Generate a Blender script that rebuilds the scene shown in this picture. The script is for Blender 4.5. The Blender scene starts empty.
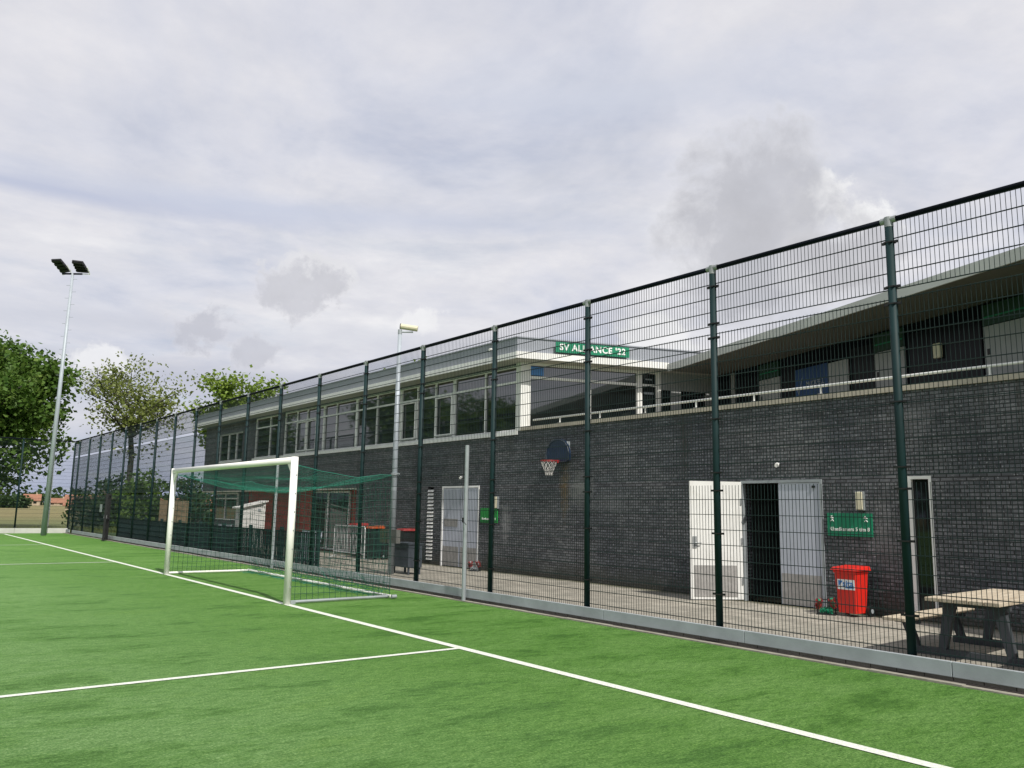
import bpy, math, random
from mathutils import Vector, Matrix
R = math.radians
random.seed(7)
scene = bpy.context.scene
COL = scene.collection
W = {}                                   # world position of every parent

# ------------------------------------------------------------------ helpers
class MB:
    def __init__(s): s.v = []; s.f = []
    def add(s, vs, fs):
        n = len(s.v); s.v += [tuple(p) for p in vs]; s.f += [tuple(i + n for i in f) for f in fs]; return s
    def box(s, x0, x1, y0, y1, z0, z1):
        return s.add([(x0,y0,z0),(x1,y0,z0),(x1,y1,z0),(x0,y1,z0),(x0,y0,z1),(x1,y0,z1),(x1,y1,z1),(x0,y1,z1)],
                     [(0,3,2,1),(4,5,6,7),(0,1,5,4),(1,2,6,5),(2,3,7,6),(3,0,4,7)])
    def pbox(s, F, a0, a1, z0, z1, c0, c1):
        """box in a plane frame F=(origin, dir, normal): a along, c outward"""
        o, d, n = F; P = []
        for z in (z0, z1):
            for a, c in ((a0,c0),(a1,c0),(a1,c1),(a0,c1)):
                P.append((o[0]+d[0]*a+n[0]*c, o[1]+d[1]*a+n[1]*c, z))
        return s.add(P, [(0,3,2,1),(4,5,6,7),(0,1,5,4),(1,2,6,5),(2,3,7,6),(3,0,4,7)])
    def tube(s, pts, r, n=8, r2=None, caps=True):
        pts = [Vector(p) for p in pts]; m = len(pts); base = len(s.v)
        up = None
        for i, p in enumerate(pts):
            t = (pts[min(i+1,m-1)] - pts[max(i-1,0)]).normalized()
            if up is None:
                up = Vector((0,0,1)) if abs(t.z) < .9 else Vector((1,0,0))
            a = t.cross(up).normalized(); b = a.cross(t).normalized(); up = b
            rr = r if r2 is None else r + (r2-r)*i/(m-1)
            for k in range(n):
                an = 2*math.pi*k/n
                s.v.append(tuple(p + a*rr*math.cos(an) + b*rr*math.sin(an)))
        for i in range(m-1):
            for k in range(n):
                s.f.append((base+i*n+k, base+i*n+(k+1)%n, base+(i+1)*n+(k+1)%n, base+(i+1)*n+k))
        if caps:
            s.f.append(tuple(base+k for k in range(n))[::-1]); s.f.append(tuple(base+(m-1)*n+k for k in range(n)))
        return s
    def prism(s, poly, z0, z1):
        n = len(poly)
        vs = [(x,y,z0) for x,y in poly] + [(x,y,z1) for x,y in poly]
        return s.add(vs, [tuple(range(n))[::-1], tuple(range(n,2*n))] + [(i,(i+1)%n,n+(i+1)%n,n+i) for i in range(n)])
    def slab(s, pts, th, nrm):
        """extrude a planar outline by th along nrm"""
        n = len(pts); nv = Vector(nrm)*th
        vs = [tuple(p) for p in pts] + [tuple(Vector(p)+nv) for p in pts]
        return s.add(vs, [tuple(range(n)), tuple(range(n,2*n))[::-1]] + [(i,n+i,n+(i+1)%n,(i+1)%n) for i in range(n)])

def root(name, loc, rz=0, local=False, label=None, cat=None, group=None, kind=None):
    o = bpy.data.objects.new(name, None); COL.objects.link(o)
    o.empty_display_size = .2; o.location = loc; o.rotation_euler = (0,0,rz)
    W[o.name] = Vector((0,0,0)) if local else Vector(loc)
    tag(o, label, cat, group, kind); return o
def tag(o, label=None, cat=None, group=None, kind=None):
    if label: o['label'] = label
    if cat: o['category'] = cat
    if group: o['group'] = group
    if kind: o['kind'] = kind
    return o
def obj(name, mb, mat, parent=None, smooth=False, bevel=0, **tg):
    me = bpy.data.meshes.new(name)
    xs = [p[0] for p in mb.v]; ys = [p[1] for p in mb.v]; zs = [p[2] for p in mb.v]
    c = Vector(((min(xs)+max(xs))/2, (min(ys)+max(ys))/2, min(zs)))
    me.from_pydata([(p[0]-c.x, p[1]-c.y, p[2]-c.z) for p in mb.v], [], mb.f)
    me.materials.append(mat)
    if smooth: me.polygons.foreach_set('use_smooth', [True]*len(me.polygons))
    me.update()
    o = bpy.data.objects.new(name, me); COL.objects.link(o)
    if parent:
        o.parent = parent; o.location = c - W[parent.name]
    else: o.location = c
    W[o.name] = c
    if bevel:
        m = o.modifiers.new('bevel', 'BEVEL'); m.width = bevel; m.segments = 2; m.limit_method = 'ANGLE'
    tag(o, **tg); return o
def dup(o, loc=None, rz=None, parent=None, **tg):
    c = o.copy(); COL.objects.link(c)
    if loc is not None: c.location = loc
    if rz is not None: c.rotation_euler = (0,0,rz)
    if parent: c.parent = parent
    tag(c, **tg)
    for ch in list(o.children): dup(ch, parent=c)
    return c
def text(name, body, size, mat, parent, origin, xd, yd, bold=0.0, depth=.004, sx=1.0, sp=1.0):
    cu = bpy.data.curves.new('t', 'FONT'); cu.body = body; cu.size = size; cu.align_x = 'CENTER'; cu.align_y = 'CENTER'
    cu.extrude = depth; cu.offset = bold; cu.resolution_u = 3; cu.space_character = sp
    to = bpy.data.objects.new('t', cu); COL.objects.link(to)
    dg = bpy.context.evaluated_depsgraph_get(); me = bpy.data.meshes.new_from_object(to.evaluated_get(dg))
    bpy.data.objects.remove(to)
    X = Vector(xd); Y = Vector(yd); Z = X.cross(Y); O = Vector(origin)
    mb = MB(); mb.v = [tuple(O + X*(p.co.x*sx) + Y*p.co.y + Z*p.co.z) for p in me.vertices]
    mb.f = [tuple(p.vertices) for p in me.polygons]
    return obj(name, mb, mat, parent)

# ------------------------------------------------------------------ materials
def newmat(name):
    m = bpy.data.materials.new(name); m.use_nodes = True; nt = m.node_tree
    b = nt.nodes['Principled BSDF']; return m, nt, b
def N(nt, t, **kw):
    n = nt.nodes.new(t)
    for k, v in kw.items():
        if k in n.inputs: n.inputs[k].default_value = v
        else: setattr(n, k, v)
    return n
def pos(nt, scale=(1,1,1), obj_space=False):
    if obj_space:
        g = nt.nodes.new('ShaderNodeTexCoord'); out = g.outputs['Object']
    else:
        g = nt.nodes.new('ShaderNodeNewGeometry'); out = g.outputs['Position']
    mp = nt.nodes.new('ShaderNodeMapping'); mp.inputs['Scale'].default_value = scale
    nt.links.new(out, mp.inputs[0]); return mp.outputs[0]
def ramp(nt, fac, stops):
    r = nt.nodes.new('ShaderNodeValToRGB'); e = r.color_ramp.elements
    while len(e) < len(stops): e.new(.5)
    for i, (p, c) in enumerate(stops):
        e[i].position = p; e[i].color = (*c, 1) if len(c) == 3 else c
    nt.links.new(fac, r.inputs[0]); return r.outputs[0]
def noise(nt, vec, scale, detail=4, rough=.55):
    n = N(nt, 'ShaderNodeTexNoise', Scale=scale, Detail=detail, Roughness=rough)
    nt.links.new(vec, n.inputs['Vector']); return n.outputs['Fac']
def mixc(nt, fac, a, b, mode='MIX'):
    m = nt.nodes.new('ShaderNodeMix'); m.data_type = 'RGBA'; m.blend_type = mode
    for i, x in ((0,fac),(6,a),(7,b)):
        if hasattr(x, 'links') or hasattr(x, 'is_linked'): nt.links.new(x, m.inputs[i])
        elif i == 0: m.inputs[0].default_value = x
        else: m.inputs[i].default_value = (*x, 1)
    return m.outputs[2]
def math_(nt, op, a, b=None, clamp=False):
    m = nt.nodes.new('ShaderNodeMath'); m.operation = op; m.use_clamp = clamp
    for i, x in ((0,a),(1,b)):
        if x is None: continue
        if isinstance(x, (int,float)): m.inputs[i].default_value = x
        else: nt.links.new(x, m.inputs[i])
    return m.outputs[0]
def bump(nt, b, h, strength=.3, dist=.01):
    n = N(nt, 'ShaderNodeBump', Strength=strength, Distance=dist); nt.links.new(h, n.inputs['Height']); nt.links.new(n.outputs[0], b.inputs['Normal'])
def plain(name, col, rough=.6, metal=0, var=.15, scale=3, dirt=None, bumpy=0, spec=.5):
    m, nt, b = newmat(name)
    b.inputs['Roughness'].default_value = rough; b.inputs['Metallic'].default_value = metal
    b.inputs['Specular IOR Level'].default_value = spec
    p = pos(nt)
    f = noise(nt, p, scale, 5)
    lo = tuple(c*(1-var) for c in col); hi = tuple(min(1,c*(1+var)) for c in col)
    c = ramp(nt, f, [(.3, lo), (.7, hi)])
    if dirt:
        g = noise(nt, p, scale*.35, 6, .7)
        c = mixc(nt, ramp(nt, g, [(.52,(0,0,0)),(.75,(.6,.6,.6))]), c, dirt)
    nt.links.new(c, b.inputs['Base Color'])
    if bumpy: bump(nt, b, noise(nt, p, 60, 4), bumpy, .004)
    return m

M = {}
M['fence'] = plain('fence_green', (.005,.022,.024), .6, var=.2, spec=.25)
M['wire'] = plain('wire_green_black', (.011,.025,.025), .6, var=.2, spec=.3)
M['rail'] = plain('rail_dark', (.003,.005,.010), .7, var=.2, spec=.1)
M['galv'] = plain('galvanised', (.30,.315,.32), .55, metal=.4, var=.18, scale=12)
M['bar'] = plain('barrier_steel', (.55,.56,.56), .5, metal=.1, var=.1)
M['galvd'] = plain('galvanised_matt', (.33,.36,.38), .5, metal=.25, var=.12, scale=4, dirt=(.2,.21,.2))
M['pole'] = plain('pole_grey', (.36,.40,.44), .5, metal=.1, var=.1, scale=2)
M['white'] = plain('white_paint', (.78,.78,.75), .45, var=.05, dirt=(.6,.6,.55))
M['goalwhite'] = plain('goal_white', (.86,.85,.81), .35, var=.04, scale=2, dirt=(.62,.62,.56))
M['frame'] = plain('window_frame', (.84,.84,.83), .5, var=.07, dirt=(.4,.4,.38))
M['fascia'] = plain('fascia_white', (.88,.88,.86), .55, var=.06, scale=.8, dirt=(.55,.55,.5))
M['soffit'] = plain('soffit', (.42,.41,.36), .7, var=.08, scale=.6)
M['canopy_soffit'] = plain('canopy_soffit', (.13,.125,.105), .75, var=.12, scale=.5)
M['canopy_edge'] = plain('canopy_edge', (.50,.51,.49), .6, var=.08, scale=.7)
M['zinc'] = plain('roof_edge_grey', (.30,.32,.36), .5, var=.07, scale=.6, dirt=(.28,.29,.3))
M['roofing'] = plain('roofing', (.12,.12,.12), .9, var=.2)
M['coping'] = plain('concrete_coping', (.42,.38,.31), .8, var=.15, scale=3, dirt=(.22,.2,.17), bumpy=.3)
M['door'] = plain('door_paint', (.45,.48,.55), .42, var=.09, scale=1.5, dirt=(.33,.34,.37))  # the closed leaf's bluish shade is part of this colour
M['door_lit'] = plain('door_paint_sunlit', (.72,.72,.70), .42, var=.06, scale=2.5, dirt=(.52,.51,.47))  # open leaf of the same door, its sunlit look put into the colour
M['doorg'] = plain('door_grey', (.30,.31,.31), .5, var=.08)
M['kick'] = plain('kick_plate', (.32,.31,.30), .5, metal=.15, var=.16, scale=9)
M['dark'] = plain('dark_panel', (.004,.005,.008), .35, var=.3, scale=1, spec=.2)
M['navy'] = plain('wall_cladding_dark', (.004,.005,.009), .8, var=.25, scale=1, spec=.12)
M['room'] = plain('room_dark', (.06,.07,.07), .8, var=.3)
M['green'] = plain('sign_green', (.006,.20,.10), .4, var=.08)
M['brightgreen'] = plain('sign_bright_green', (.02,.25,.05), .4, var=.08)
M['darkgreen'] = plain('transom_green', (.004,.035,.017), .5, var=.15)
M['signwhite'] = plain('lettering_white', (.8,.82,.8), .5, var=.03)
M['blue'] = plain('banner_blue', (.006,.045,.15), .5, var=.15)
M['boardnavy'] = plain('backboard_navy', (.008,.022,.06), .4, var=.2)
M['bluep'] = plain('sticker_blue', (.05,.2,.5), .4, var=.1)
M['red'] = plain('bin_red', (.62,.02,.012), .38, var=.12, scale=5, spec=.5)
M['redd'] = plain('red_dull', (.28,.02,.02), .55, var=.2, scale=6)
M['redwall'] = plain('red_panelling', (.32,.035,.028), .6, var=.3, scale=2)
M['orange'] = plain('lid_orange', (.60,.10,.02), .4, var=.1)
M['black'] = plain('black_plastic', (.007,.007,.008), .5, var=.2)
M['bing'] = plain('bin_dark_green', (.006,.018,.016), .5, var=.2)
M['cream'] = plain('cream_plastic', (.62,.58,.42), .45, var=.05)
M['plinth'] = plain('concrete_plinth', (.33,.36,.38), .75, var=.14, scale=2.5, dirt=(.22,.24,.25), bumpy=.25)
M['plinth_lit'] = plain('concrete_plinth_sunlit', (.5,.5,.47), .8, var=.1, scale=2)  # far boards face the sun; that brightness is put into the colour
M['kerb'] = plain('kerb_concrete', (.27,.255,.21), .85, var=.2, scale=6, dirt=(.16,.13,.1), bumpy=.4)
M['soil'] = plain('soil_gap', (.025,.02,.018), .95, var=.3, scale=10, bumpy=.5)
M['net'] = plain('net_green', (.012,.18,.125), .6, var=.15)
M['netd'] = plain('net_dark_green', (.010,.060,.045), .7, var=.2)
M['netw'] = plain('net_white', (.45,.44,.42), .7, var=.1)
M['tableleg'] = plain('table_frame_grey', (.045,.052,.060), .6, var=.15, scale=8)
M['lawn'] = plain('verge_green', (.05,.09,.02), .9, var=.3, scale=2)
M['olive'] = plain('cabinet_olive', (.10,.105,.06), .5, var=.15, scale=4)
M['cabgrey'] = plain('cabinet_grey', (.14,.14,.13), .5, var=.15, scale=4)
M['slate'] = plain('cabinet_slate', (.05,.06,.075), .5, var=.15)
M['orangeroof'] = plain('roof_tiles_orange', (.28,.13,.08), .8, var=.25, scale=1)
M['housewall'] = plain('house_wall', (.42,.34,.24), .8, var=.15, scale=1)
M['shedwhite'] = plain('shed_boards', (.66,.66,.64), .6, var=.08, scale=2)

def m_timber():
    m, nt, b = newmat('timber_pale'); p = pos(nt, (1,14,6), True)
    f = noise(nt, p, 3, 6, .6)
    nt.links.new(ramp(nt, f, [(.25,(.27,.22,.155)),(.5,(.47,.40,.30)),(.8,(.60,.54,.43))]), b.inputs['Base Color'])
    b.inputs['Roughness'].default_value = .75; bump(nt, b, f, .3, .003); return m
M['timber'] = m_timber()
M['screenwood'] = plain('screen_wood', (.19,.14,.085), .85, var=.3, scale=5)
M['screengrey'] = plain('screen_grey', (.16,.13,.14), .85, var=.2, scale=3)

def m_glass():
    m, nt, b = newmat('window_glass')
    p = pos(nt); f = noise(nt, p, .35, 3)
    nt.links.new(ramp(nt, f, [(.35,(.006,.008,.008)),(.65,(.016,.018,.018))]), b.inputs['Base Color'])
    b.inputs['Roughness'].default_value = .03; b.inputs['IOR'].default_value = 2.3
    bump(nt, b, noise(nt, pos(nt), .8, 1), .04, .02); return m
M['glass'] = m_glass()
M['glassg'] = m_glass(); M['glassg'].name = 'door_glass'
M['glassg'].node_tree.nodes['Principled BSDF'].inputs['IOR'].default_value = 1.5

def m_brick():
    m, nt, b = newmat('dark_grey_brick')
    g = nt.nodes.new('ShaderNodeNewGeometry'); sp = nt.nodes.new('ShaderNodeSeparateXYZ'); nt.links.new(g.outputs['Position'], sp.inputs[0])
    cb = nt.nodes.new('ShaderNodeCombineXYZ')
    nt.links.new(math_(nt, 'SUBTRACT', sp.outputs[0], sp.outputs[1]), cb.inputs[0]); nt.links.new(sp.outputs[2], cb.inputs[1])
    vec = cb.outputs[0]
    br = N(nt, 'ShaderNodeTexBrick', Scale=1.0)
    br.inputs['Brick Width'].default_value = .20; br.inputs['Row Height'].default_value = .0605
    br.inputs['Mortar Size'].default_value = .0095; br.inputs['Mortar Smooth'].default_value = .2; br.inputs['Bias'].default_value = -.05
    br.inputs['Color1'].default_value = (.068,.073,.084,1); br.inputs['Color2'].default_value = (.158,.164,.18,1)
    br.inputs['Mortar'].default_value = (.018,.019,.020,1)
    nt.links.new(vec, br.inputs['Vector'])
    c = br.outputs['Color']
    # blotches: each brick is weathered a little differently
    c = mixc(nt, 1.0, c, ramp(nt, noise(nt, vec, 7, 6, .7), [(.3,(.68,.68,.70)),(.6,(1.0,1.0,1.0)),(.8,(1.35,1.34,1.32))]), 'MULTIPLY')
    c = mixc(nt, 1.0, c, ramp(nt, noise(nt, vec, .5, 4, .6), [(.36,(.55,.58,.64)),(.64,(1.28,1.25,1.2))]), 'MULTIPLY')
    # lime bloom on scattered brick faces, stretched along the courses
    mp = nt.nodes.new('ShaderNodeMapping'); mp.inputs['Scale'].default_value = (1.2,9,1); nt.links.new(vec, mp.inputs[0])
    bl = ramp(nt, noise(nt, mp.outputs[0], 1.6, 7, .75), [(.53,(0,0,0)),(.72,(.75,.75,.75))])
    big = ramp(nt, noise(nt, vec, .45, 3), [(.4,(.15,.15,.15)),(.65,(1,1,1))])
    inv = math_(nt, 'SUBTRACT', 1.0, br.outputs['Fac'])
    fac = math_(nt, 'MULTIPLY', math_(nt, 'MULTIPLY', bl, big), inv)
    c = mixc(nt, fac, c, (.34,.34,.33))
    def blob(y, z, ry, rz, col, amt, c):
        dy = math_(nt, 'DIVIDE', math_(nt, 'SUBTRACT', sp.outputs[1], y), ry); dz = math_(nt, 'DIVIDE', math_(nt, 'SUBTRACT', sp.outputs[2], z), rz)
        d = math_(nt, 'SQRT', math_(nt, 'ADD', math_(nt, 'MULTIPLY', dy, dy), math_(nt, 'MULTIPLY', dz, dz)))
        d = math_(nt, 'ADD', d, math_(nt, 'MULTIPLY', math_(nt, 'SUBTRACT', noise(nt, vec, 6, 6, .75), .5), 2.6))
        f = math_(nt, 'MULTIPLY', math_(nt, 'SUBTRACT', 1.0, d, True), amt, True)
        return mixc(nt, f, c, col)
    c = blob(15.15, 2.2, .22, .8, (.12,.075,.02), .8, c)      # rust run below the hoop
    c = mixc(nt, math_(nt, 'MULTIPLY', ramp(nt, noise(nt, vec, 26, 2, .6), [(.60,(0,0,0)),(.68,(.8,.8,.8))]), inv), c, (.34,.34,.36))
    c = blob(17.5, 1.35, .3, .55, (.38,.38,.38), .6, c)        # lime right of the second sign
    c = blob(7.15, 1.35, .3, .8, (.22,.22,.22), .4, c)
    c = blob(14.6, 2.2, .5, .5, (.22,.23,.22), .7, c)
    c = blob(11.4, 3.2, .14, 1.3, (.02,.02,.018), .9, c)
    c = blob(6.6, 3.3, .5, .35, (.20,.20,.20), .4, c)
    c = blob(13.6, 1.9, .9, .35, (.22,.23,.24), .35, c)
    mpd = nt.nodes.new('ShaderNodeMapping'); mpd.inputs['Scale'].default_value = (3.2,.25,1); nt.links.new(vec, mpd.inputs[0])
    dr = ramp(nt, noise(nt, mpd.outputs[0], 1.5, 6, .7), [(.50,(0,0,0)),(.66,(1,1,1))])
    top = math_(nt, 'MULTIPLY', math_(nt, 'SUBTRACT', sp.outputs[2], math_(nt, 'ADD', math_(nt, 'MULTIPLY', noise(nt, mpd.outputs[0], 4, 3), -1.6), 3.7)), 1.2, True)
    c = mixc(nt, math_(nt, 'MULTIPLY', math_(nt, 'MULTIPLY', dr, top), .75), c, (.030,.030,.026))
    # algae line at the foot
    zf = math_(nt, 'SUBTRACT', 1.0, math_(nt, 'DIVIDE', sp.outputs[2], math_(nt, 'ADD', math_(nt, 'MULTIPLY', noise(nt, vec, 1.3, 5, .7), 1.0), .02)), True)
    c = mixc(nt, math_(nt, 'MULTIPLY', zf, .85), c, (.035,.033,.018))
    nt.links.new(c, b.inputs['Base Color'])
    rr = ramp(nt, noise(nt, vec, 9, 4), [(.3,(.42,.42,.42)),(.7,(.68,.68,.68))]); nt.links.new(rr, b.inputs['Roughness'])
    h = math_(nt, 'ADD', math_(nt, 'MULTIPLY', inv, 1.0), math_(nt, 'MULTIPLY', noise(nt, vec, 45, 4), .5))
    bump(nt, b, h, .8, .012); return m
M['brick'] = m_brick()

def m_turf():
    m, nt, b = newmat('artificial_turf')
    p = pos(nt)
    fine = noise(nt, pos(nt, (1.0,1.0,1)), 48, 4, .85)
    m0 = nt.nodes.new('ShaderNodeMapping'); m0.inputs['Rotation'].default_value = (0,0,R(38)); m0.inputs['Scale'].default_value = (1,2.6,1)
    nt.links.new(p, m0.inputs[0]); mid = noise(nt, m0.outputs[0], 7, 7, .78)
    # brushing strokes: the pile leans different ways
    mp = nt.nodes.new('ShaderNodeMapping'); mp.inputs['Rotation'].default_value = (0,0,R(38)); mp.inputs['Scale'].default_value = (.45,1.1,1)
    nt.links.new(p, mp.inputs[0])
    lay = noise(nt, mp.outputs[0], 1.5, 9, .74)
    big = noise(nt, p, .16, 3, .5)
    c = ramp(nt, fine, [(.30,(.045,.135,.020)),(.5,(.125,.272,.066)),(.68,(.30,.47,.18))])
    c = mixc(nt, 1.0, c, ramp(nt, mid, [(.34,(.52,.62,.42)),(.5,(1,1,1)),(.66,(1.40,1.26,1.45))]), 'MULTIPLY')
    c = mixc(nt, 1.0, c, ramp(nt, lay, [(.38,(.50,.63,.38)),(.46,(.86,.92,.76)),(.53,(1.02,1.01,1.02)),(.64,(1.14,1.07,1.2))]), 'MULTIPLY')
    c = mixc(nt, 1.0, c, ramp(nt, big, [(.35,(.85,.9,.8)),(.65,(1.1,1.05,1.15))]), 'MULTIPLY')
    # the pile is brushed the other way behind and beside the goal line, its darker sheen there put into the colour
    sx_ = nt.nodes.new('ShaderNodeSeparateXYZ'); nt.links.new(p, sx_.inputs[0])
    bx = math_(nt, 'ADD', sx_.outputs[0], math_(nt, 'MULTIPLY', math_(nt, 'SUBTRACT', lay, .5), 14.0))
    zone = math_(nt, 'MULTIPLY', math_(nt, 'SUBTRACT', bx, 2.6), .45, True)
    c = mixc(nt, zone, c, mixc(nt, 1.0, c, (.80,.88,.62), 'MULTIPLY'))
    nt.links.new(c, b.inputs['Base Color'])
    b.inputs['Roughness'].default_value = .75; b.inputs['Specular IOR Level'].default_value = .25
    h = math_(nt, 'ADD', math_(nt, 'MULTIPLY', fine, .8), math_(nt, 'MULTIPLY', mid, .8))
    bump(nt, b, h, 1.0, .028); return m
M['turf'] = m_turf()
def m_line():
    m, nt, b = newmat('white_turf_fibre'); p = pos(nt)
    c = ramp(nt, noise(nt, p, 60, 3, .8), [(.3,(.40,.47,.35)),(.62,(.76,.77,.72))]); nt.links.new(c, b.inputs['Base Color'])
    b.inputs['Roughness'].default_value = .8; bump(nt, b, noise(nt, p, 60, 3, .8), .6, .01); return m
M['line'] = m_line()
def m_paving():
    m, nt, b = newmat('paving_slabs'); p = pos(nt)
    br = N(nt, 'ShaderNodeTexBrick', Scale=1.0); br.inputs['Brick Width'].default_value = .3; br.inputs['Row Height'].default_value = .3
    br.inputs['Mortar Size'].default_value = .006; br.inputs['Color1'].default_value = (.265,.25,.215,1); br.inputs['Color2'].default_value = (.345,.325,.28,1)
    br.inputs['Mortar'].default_value = (.10,.09,.07,1); nt.links.new(p, br.inputs['Vector'])
    c = mixc(nt, 1.0, br.outputs['Color'], ramp(nt, noise(nt, p, 1.2, 6, .7), [(.3,(.72,.72,.7)),(.7,(1.15,1.13,1.1))]), 'MULTIPLY')
    sp = nt.nodes.new('ShaderNodeSeparateXYZ'); nt.links.new(p, sp.inputs[0])
    wall_band = math_(nt, 'MULTIPLY', math_(nt, 'SUBTRACT', sp.outputs[0], math_(nt, 'SUBTRACT', 13.35, math_(nt, 'MULTIPLY', noise(nt, p, 3, 5, .7), .5))), 5.0, True)  # paving turns darker and more olive towards the wall
    c = mixc(nt, math_(nt, 'MULTIPLY', wall_band, .8), c, (.05,.05,.02))
    nt.links.new(c, b.inputs['Base Color']); b.inputs['Roughness'].default_value = .85
    bump(nt, b, br.outputs['Fac'], -.4, .006); return m
M['paving'] = m_paving()
def m_field():
    m, nt, b = newmat('dry_field'); p = pos(nt)
    c = ramp(nt, noise(nt, pos(nt, (1,3,1)), .08, 6, .65), [(.3,(.13,.12,.045)),(.5,(.21,.175,.08)),(.7,(.15,.155,.055))])
    c = mixc(nt, 1.0, c, ramp(nt, noise(nt, p, 2.5, 6, .8), [(.3,(.6,.62,.5)),(.7,(1.3,1.3,1.2))]), 'MULTIPLY')
    sp = nt.nodes.new('ShaderNodeSeparateXYZ'); nt.links.new(p, sp.inputs[0])
    near = math_(nt, 'SUBTRACT', 1.0, math_(nt, 'DIVIDE', math_(nt, 'SUBTRACT', sp.outputs[1], 72.0), 45.0), True)
    c = mixc(nt, math_(nt, 'MULTIPLY', near, .85), c, (.095,.12,.035))
    nt.links.new(c, b.inputs['Base Color']); b.inputs['Roughness'].default_value = .95
    bump(nt, b, noise(nt, p, 4, 5, .8), .8, .1); return m
M['field'] = m_field()
def m_leaf(name, a, bcol, c3):
    m, nt, b = newmat(name)
    p = pos(nt, (1,1,1), True)
    c = ramp(nt, noise(nt, p, 1.1, 4, .7), [(.3,a),(.5,bcol),(.72,c3)])
    nt.links.new(c, b.inputs['Base Color']); b.inputs['Roughness'].default_value = .55; b.inputs['Specular IOR Level'].default_value = .3
    t = nt.nodes.new('ShaderNodeBsdfTranslucent'); nt.links.new(c, t.inputs[0])
    mx = nt.nodes.new('ShaderNodeMixShader'); mx.inputs[0].default_value = .35
    nt.links.new(b.outputs[0], mx.inputs[1]); nt.links.new(t.outputs[0], mx.inputs[2])
    nt.links.new(mx.outputs[0], nt.nodes['Material Output'].inputs[0]); return m
M['leafA'] = m_leaf('leaves_deep', (.035,.09,.012), (.085,.16,.025), (.16,.23,.045))
M['leafB'] = m_leaf('leaves_olive', (.10,.135,.025), (.17,.21,.05), (.26,.29,.09))
M['leafC'] = m_leaf('leaves_fresh', (.11,.18,.025), (.19,.28,.04), (.28,.36,.07))
M['leafD'] = m_leaf('leaves_dark', (.02,.045,.012), (.035,.075,.018), (.06,.10,.025))
M['bark'] = plain('bark', (.05,.045,.038), .9, var=.35, scale=5, bumpy=.6)

# ------------------------------------------------------------------ camera (measured from the photograph)
f_px, pitch, roll, yaw, H = 824.04, .152, .0172, .6586, 1.671
fw = Vector((math.sin(yaw)*math.cos(pitch), math.cos(yaw)*math.cos(pitch), math.sin(pitch)))
r = Vector((math.cos(yaw), -math.sin(yaw), 0)); u = r.cross(fw)
r2 = r*math.cos(roll) + u*math.sin(roll); u2 = -r*math.sin(roll) + u*math.cos(roll)
cam = bpy.data.cameras.new('camera'); co = bpy.data.objects.new('camera', cam); COL.objects.link(co)
co.matrix_world = Matrix(((r2.x,u2.x,-fw.x,0),(r2.y,u2.y,-fw.y,0),(r2.z,u2.z,-fw.z,H),(0,0,0,1)))
cam.sensor_width = 36; cam.lens = f_px/1024*36; cam.clip_end = 6000; cam.clip_start = .05
scene.camera = co
scene.render.resolution_x = 1024; scene.render.resolution_y = 768

# ------------------------------------------------------------------ light
EL = R(50); AZ = 0          # the sun stands behind the camera's right shoulder
sdir = Vector((-.16*math.cos(EL), -.987*math.cos(EL), math.sin(EL)))
sl = bpy.data.lights.new('sun', 'SUN'); sl.energy = 4.2; sl.angle = R(.55); sl.color = (1,.955,.88)
so = bpy.data.objects.new('sun', sl); COL.objects.link(so); so.rotation_euler = sdir.to_track_quat('Z','Y').to_euler(); so.location = (0,-10,30)
w = bpy.data.worlds.new('World'); scene.world = w; w.use_nodes = True; nt = w.node_tree; nt.nodes.clear()
out = nt.nodes.new('ShaderNodeOutputWorld'); bg = nt.nodes.new('ShaderNodeBackground'); nt.links.new(bg.outputs[0], out.inputs[0])
sky = nt.nodes.new('ShaderNodeTexSky'); sky.sky_type = 'NISHITA'; sky.sun_disc = False
sky.sun_elevation = EL; sky.sun_rotation = math.atan2(sdir.x, sdir.y)
bg.inputs['Strength'].default_value = .1
tc = nt.nodes.new('ShaderNodeTexCoord'); D = tc.outputs['Generated']
sp = nt.nodes.new('ShaderNodeSeparateXYZ'); nt.links.new(D, sp.inputs[0])
zc = math_(nt, 'ADD', math_(nt, 'MAXIMUM', sp.outputs[2], 0.0), .10)
cb = nt.nodes.new('ShaderNodeCombineXYZ')
nt.links.new(math_(nt, 'DIVIDE', sp.outputs[0], zc), cb.inputs[0]); nt.links.new(math_(nt, 'DIVIDE', sp.outputs[1], zc), cb.inputs[1])
P2 = cb.outputs[0]                                # cloud layer seen as a flat deck overhead
def wn(scale, det, rough, vec=P2, dist=0):
    n = N(nt, 'ShaderNodeTexNoise', Scale=scale, Detail=det, Roughness=rough, Distortion=dist); nt.links.new(vec, n.inputs['Vector']); return n.outputs['Fac']
S = 10.0                                          # colours are given in final units, strength .1 scales them back
def C(*c): return tuple(x*S for x in c)
deck = ramp(nt, wn(1.1, 8, .6, dist=.4), [(.32,(.53,.56,.66)),(.43,(.65,.66,.725)),(.54,(.72,.715,.75)),(.68,(.81,.805,.82))])
fineN = ramp(nt, wn(3.6, 8, .62), [(.3,(.90,.91,.935)),(.7,(1.07,1.06,1.045))])
deck = mixc(nt, 1.0, deck, fineN, 'MULTIPLY')
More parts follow.
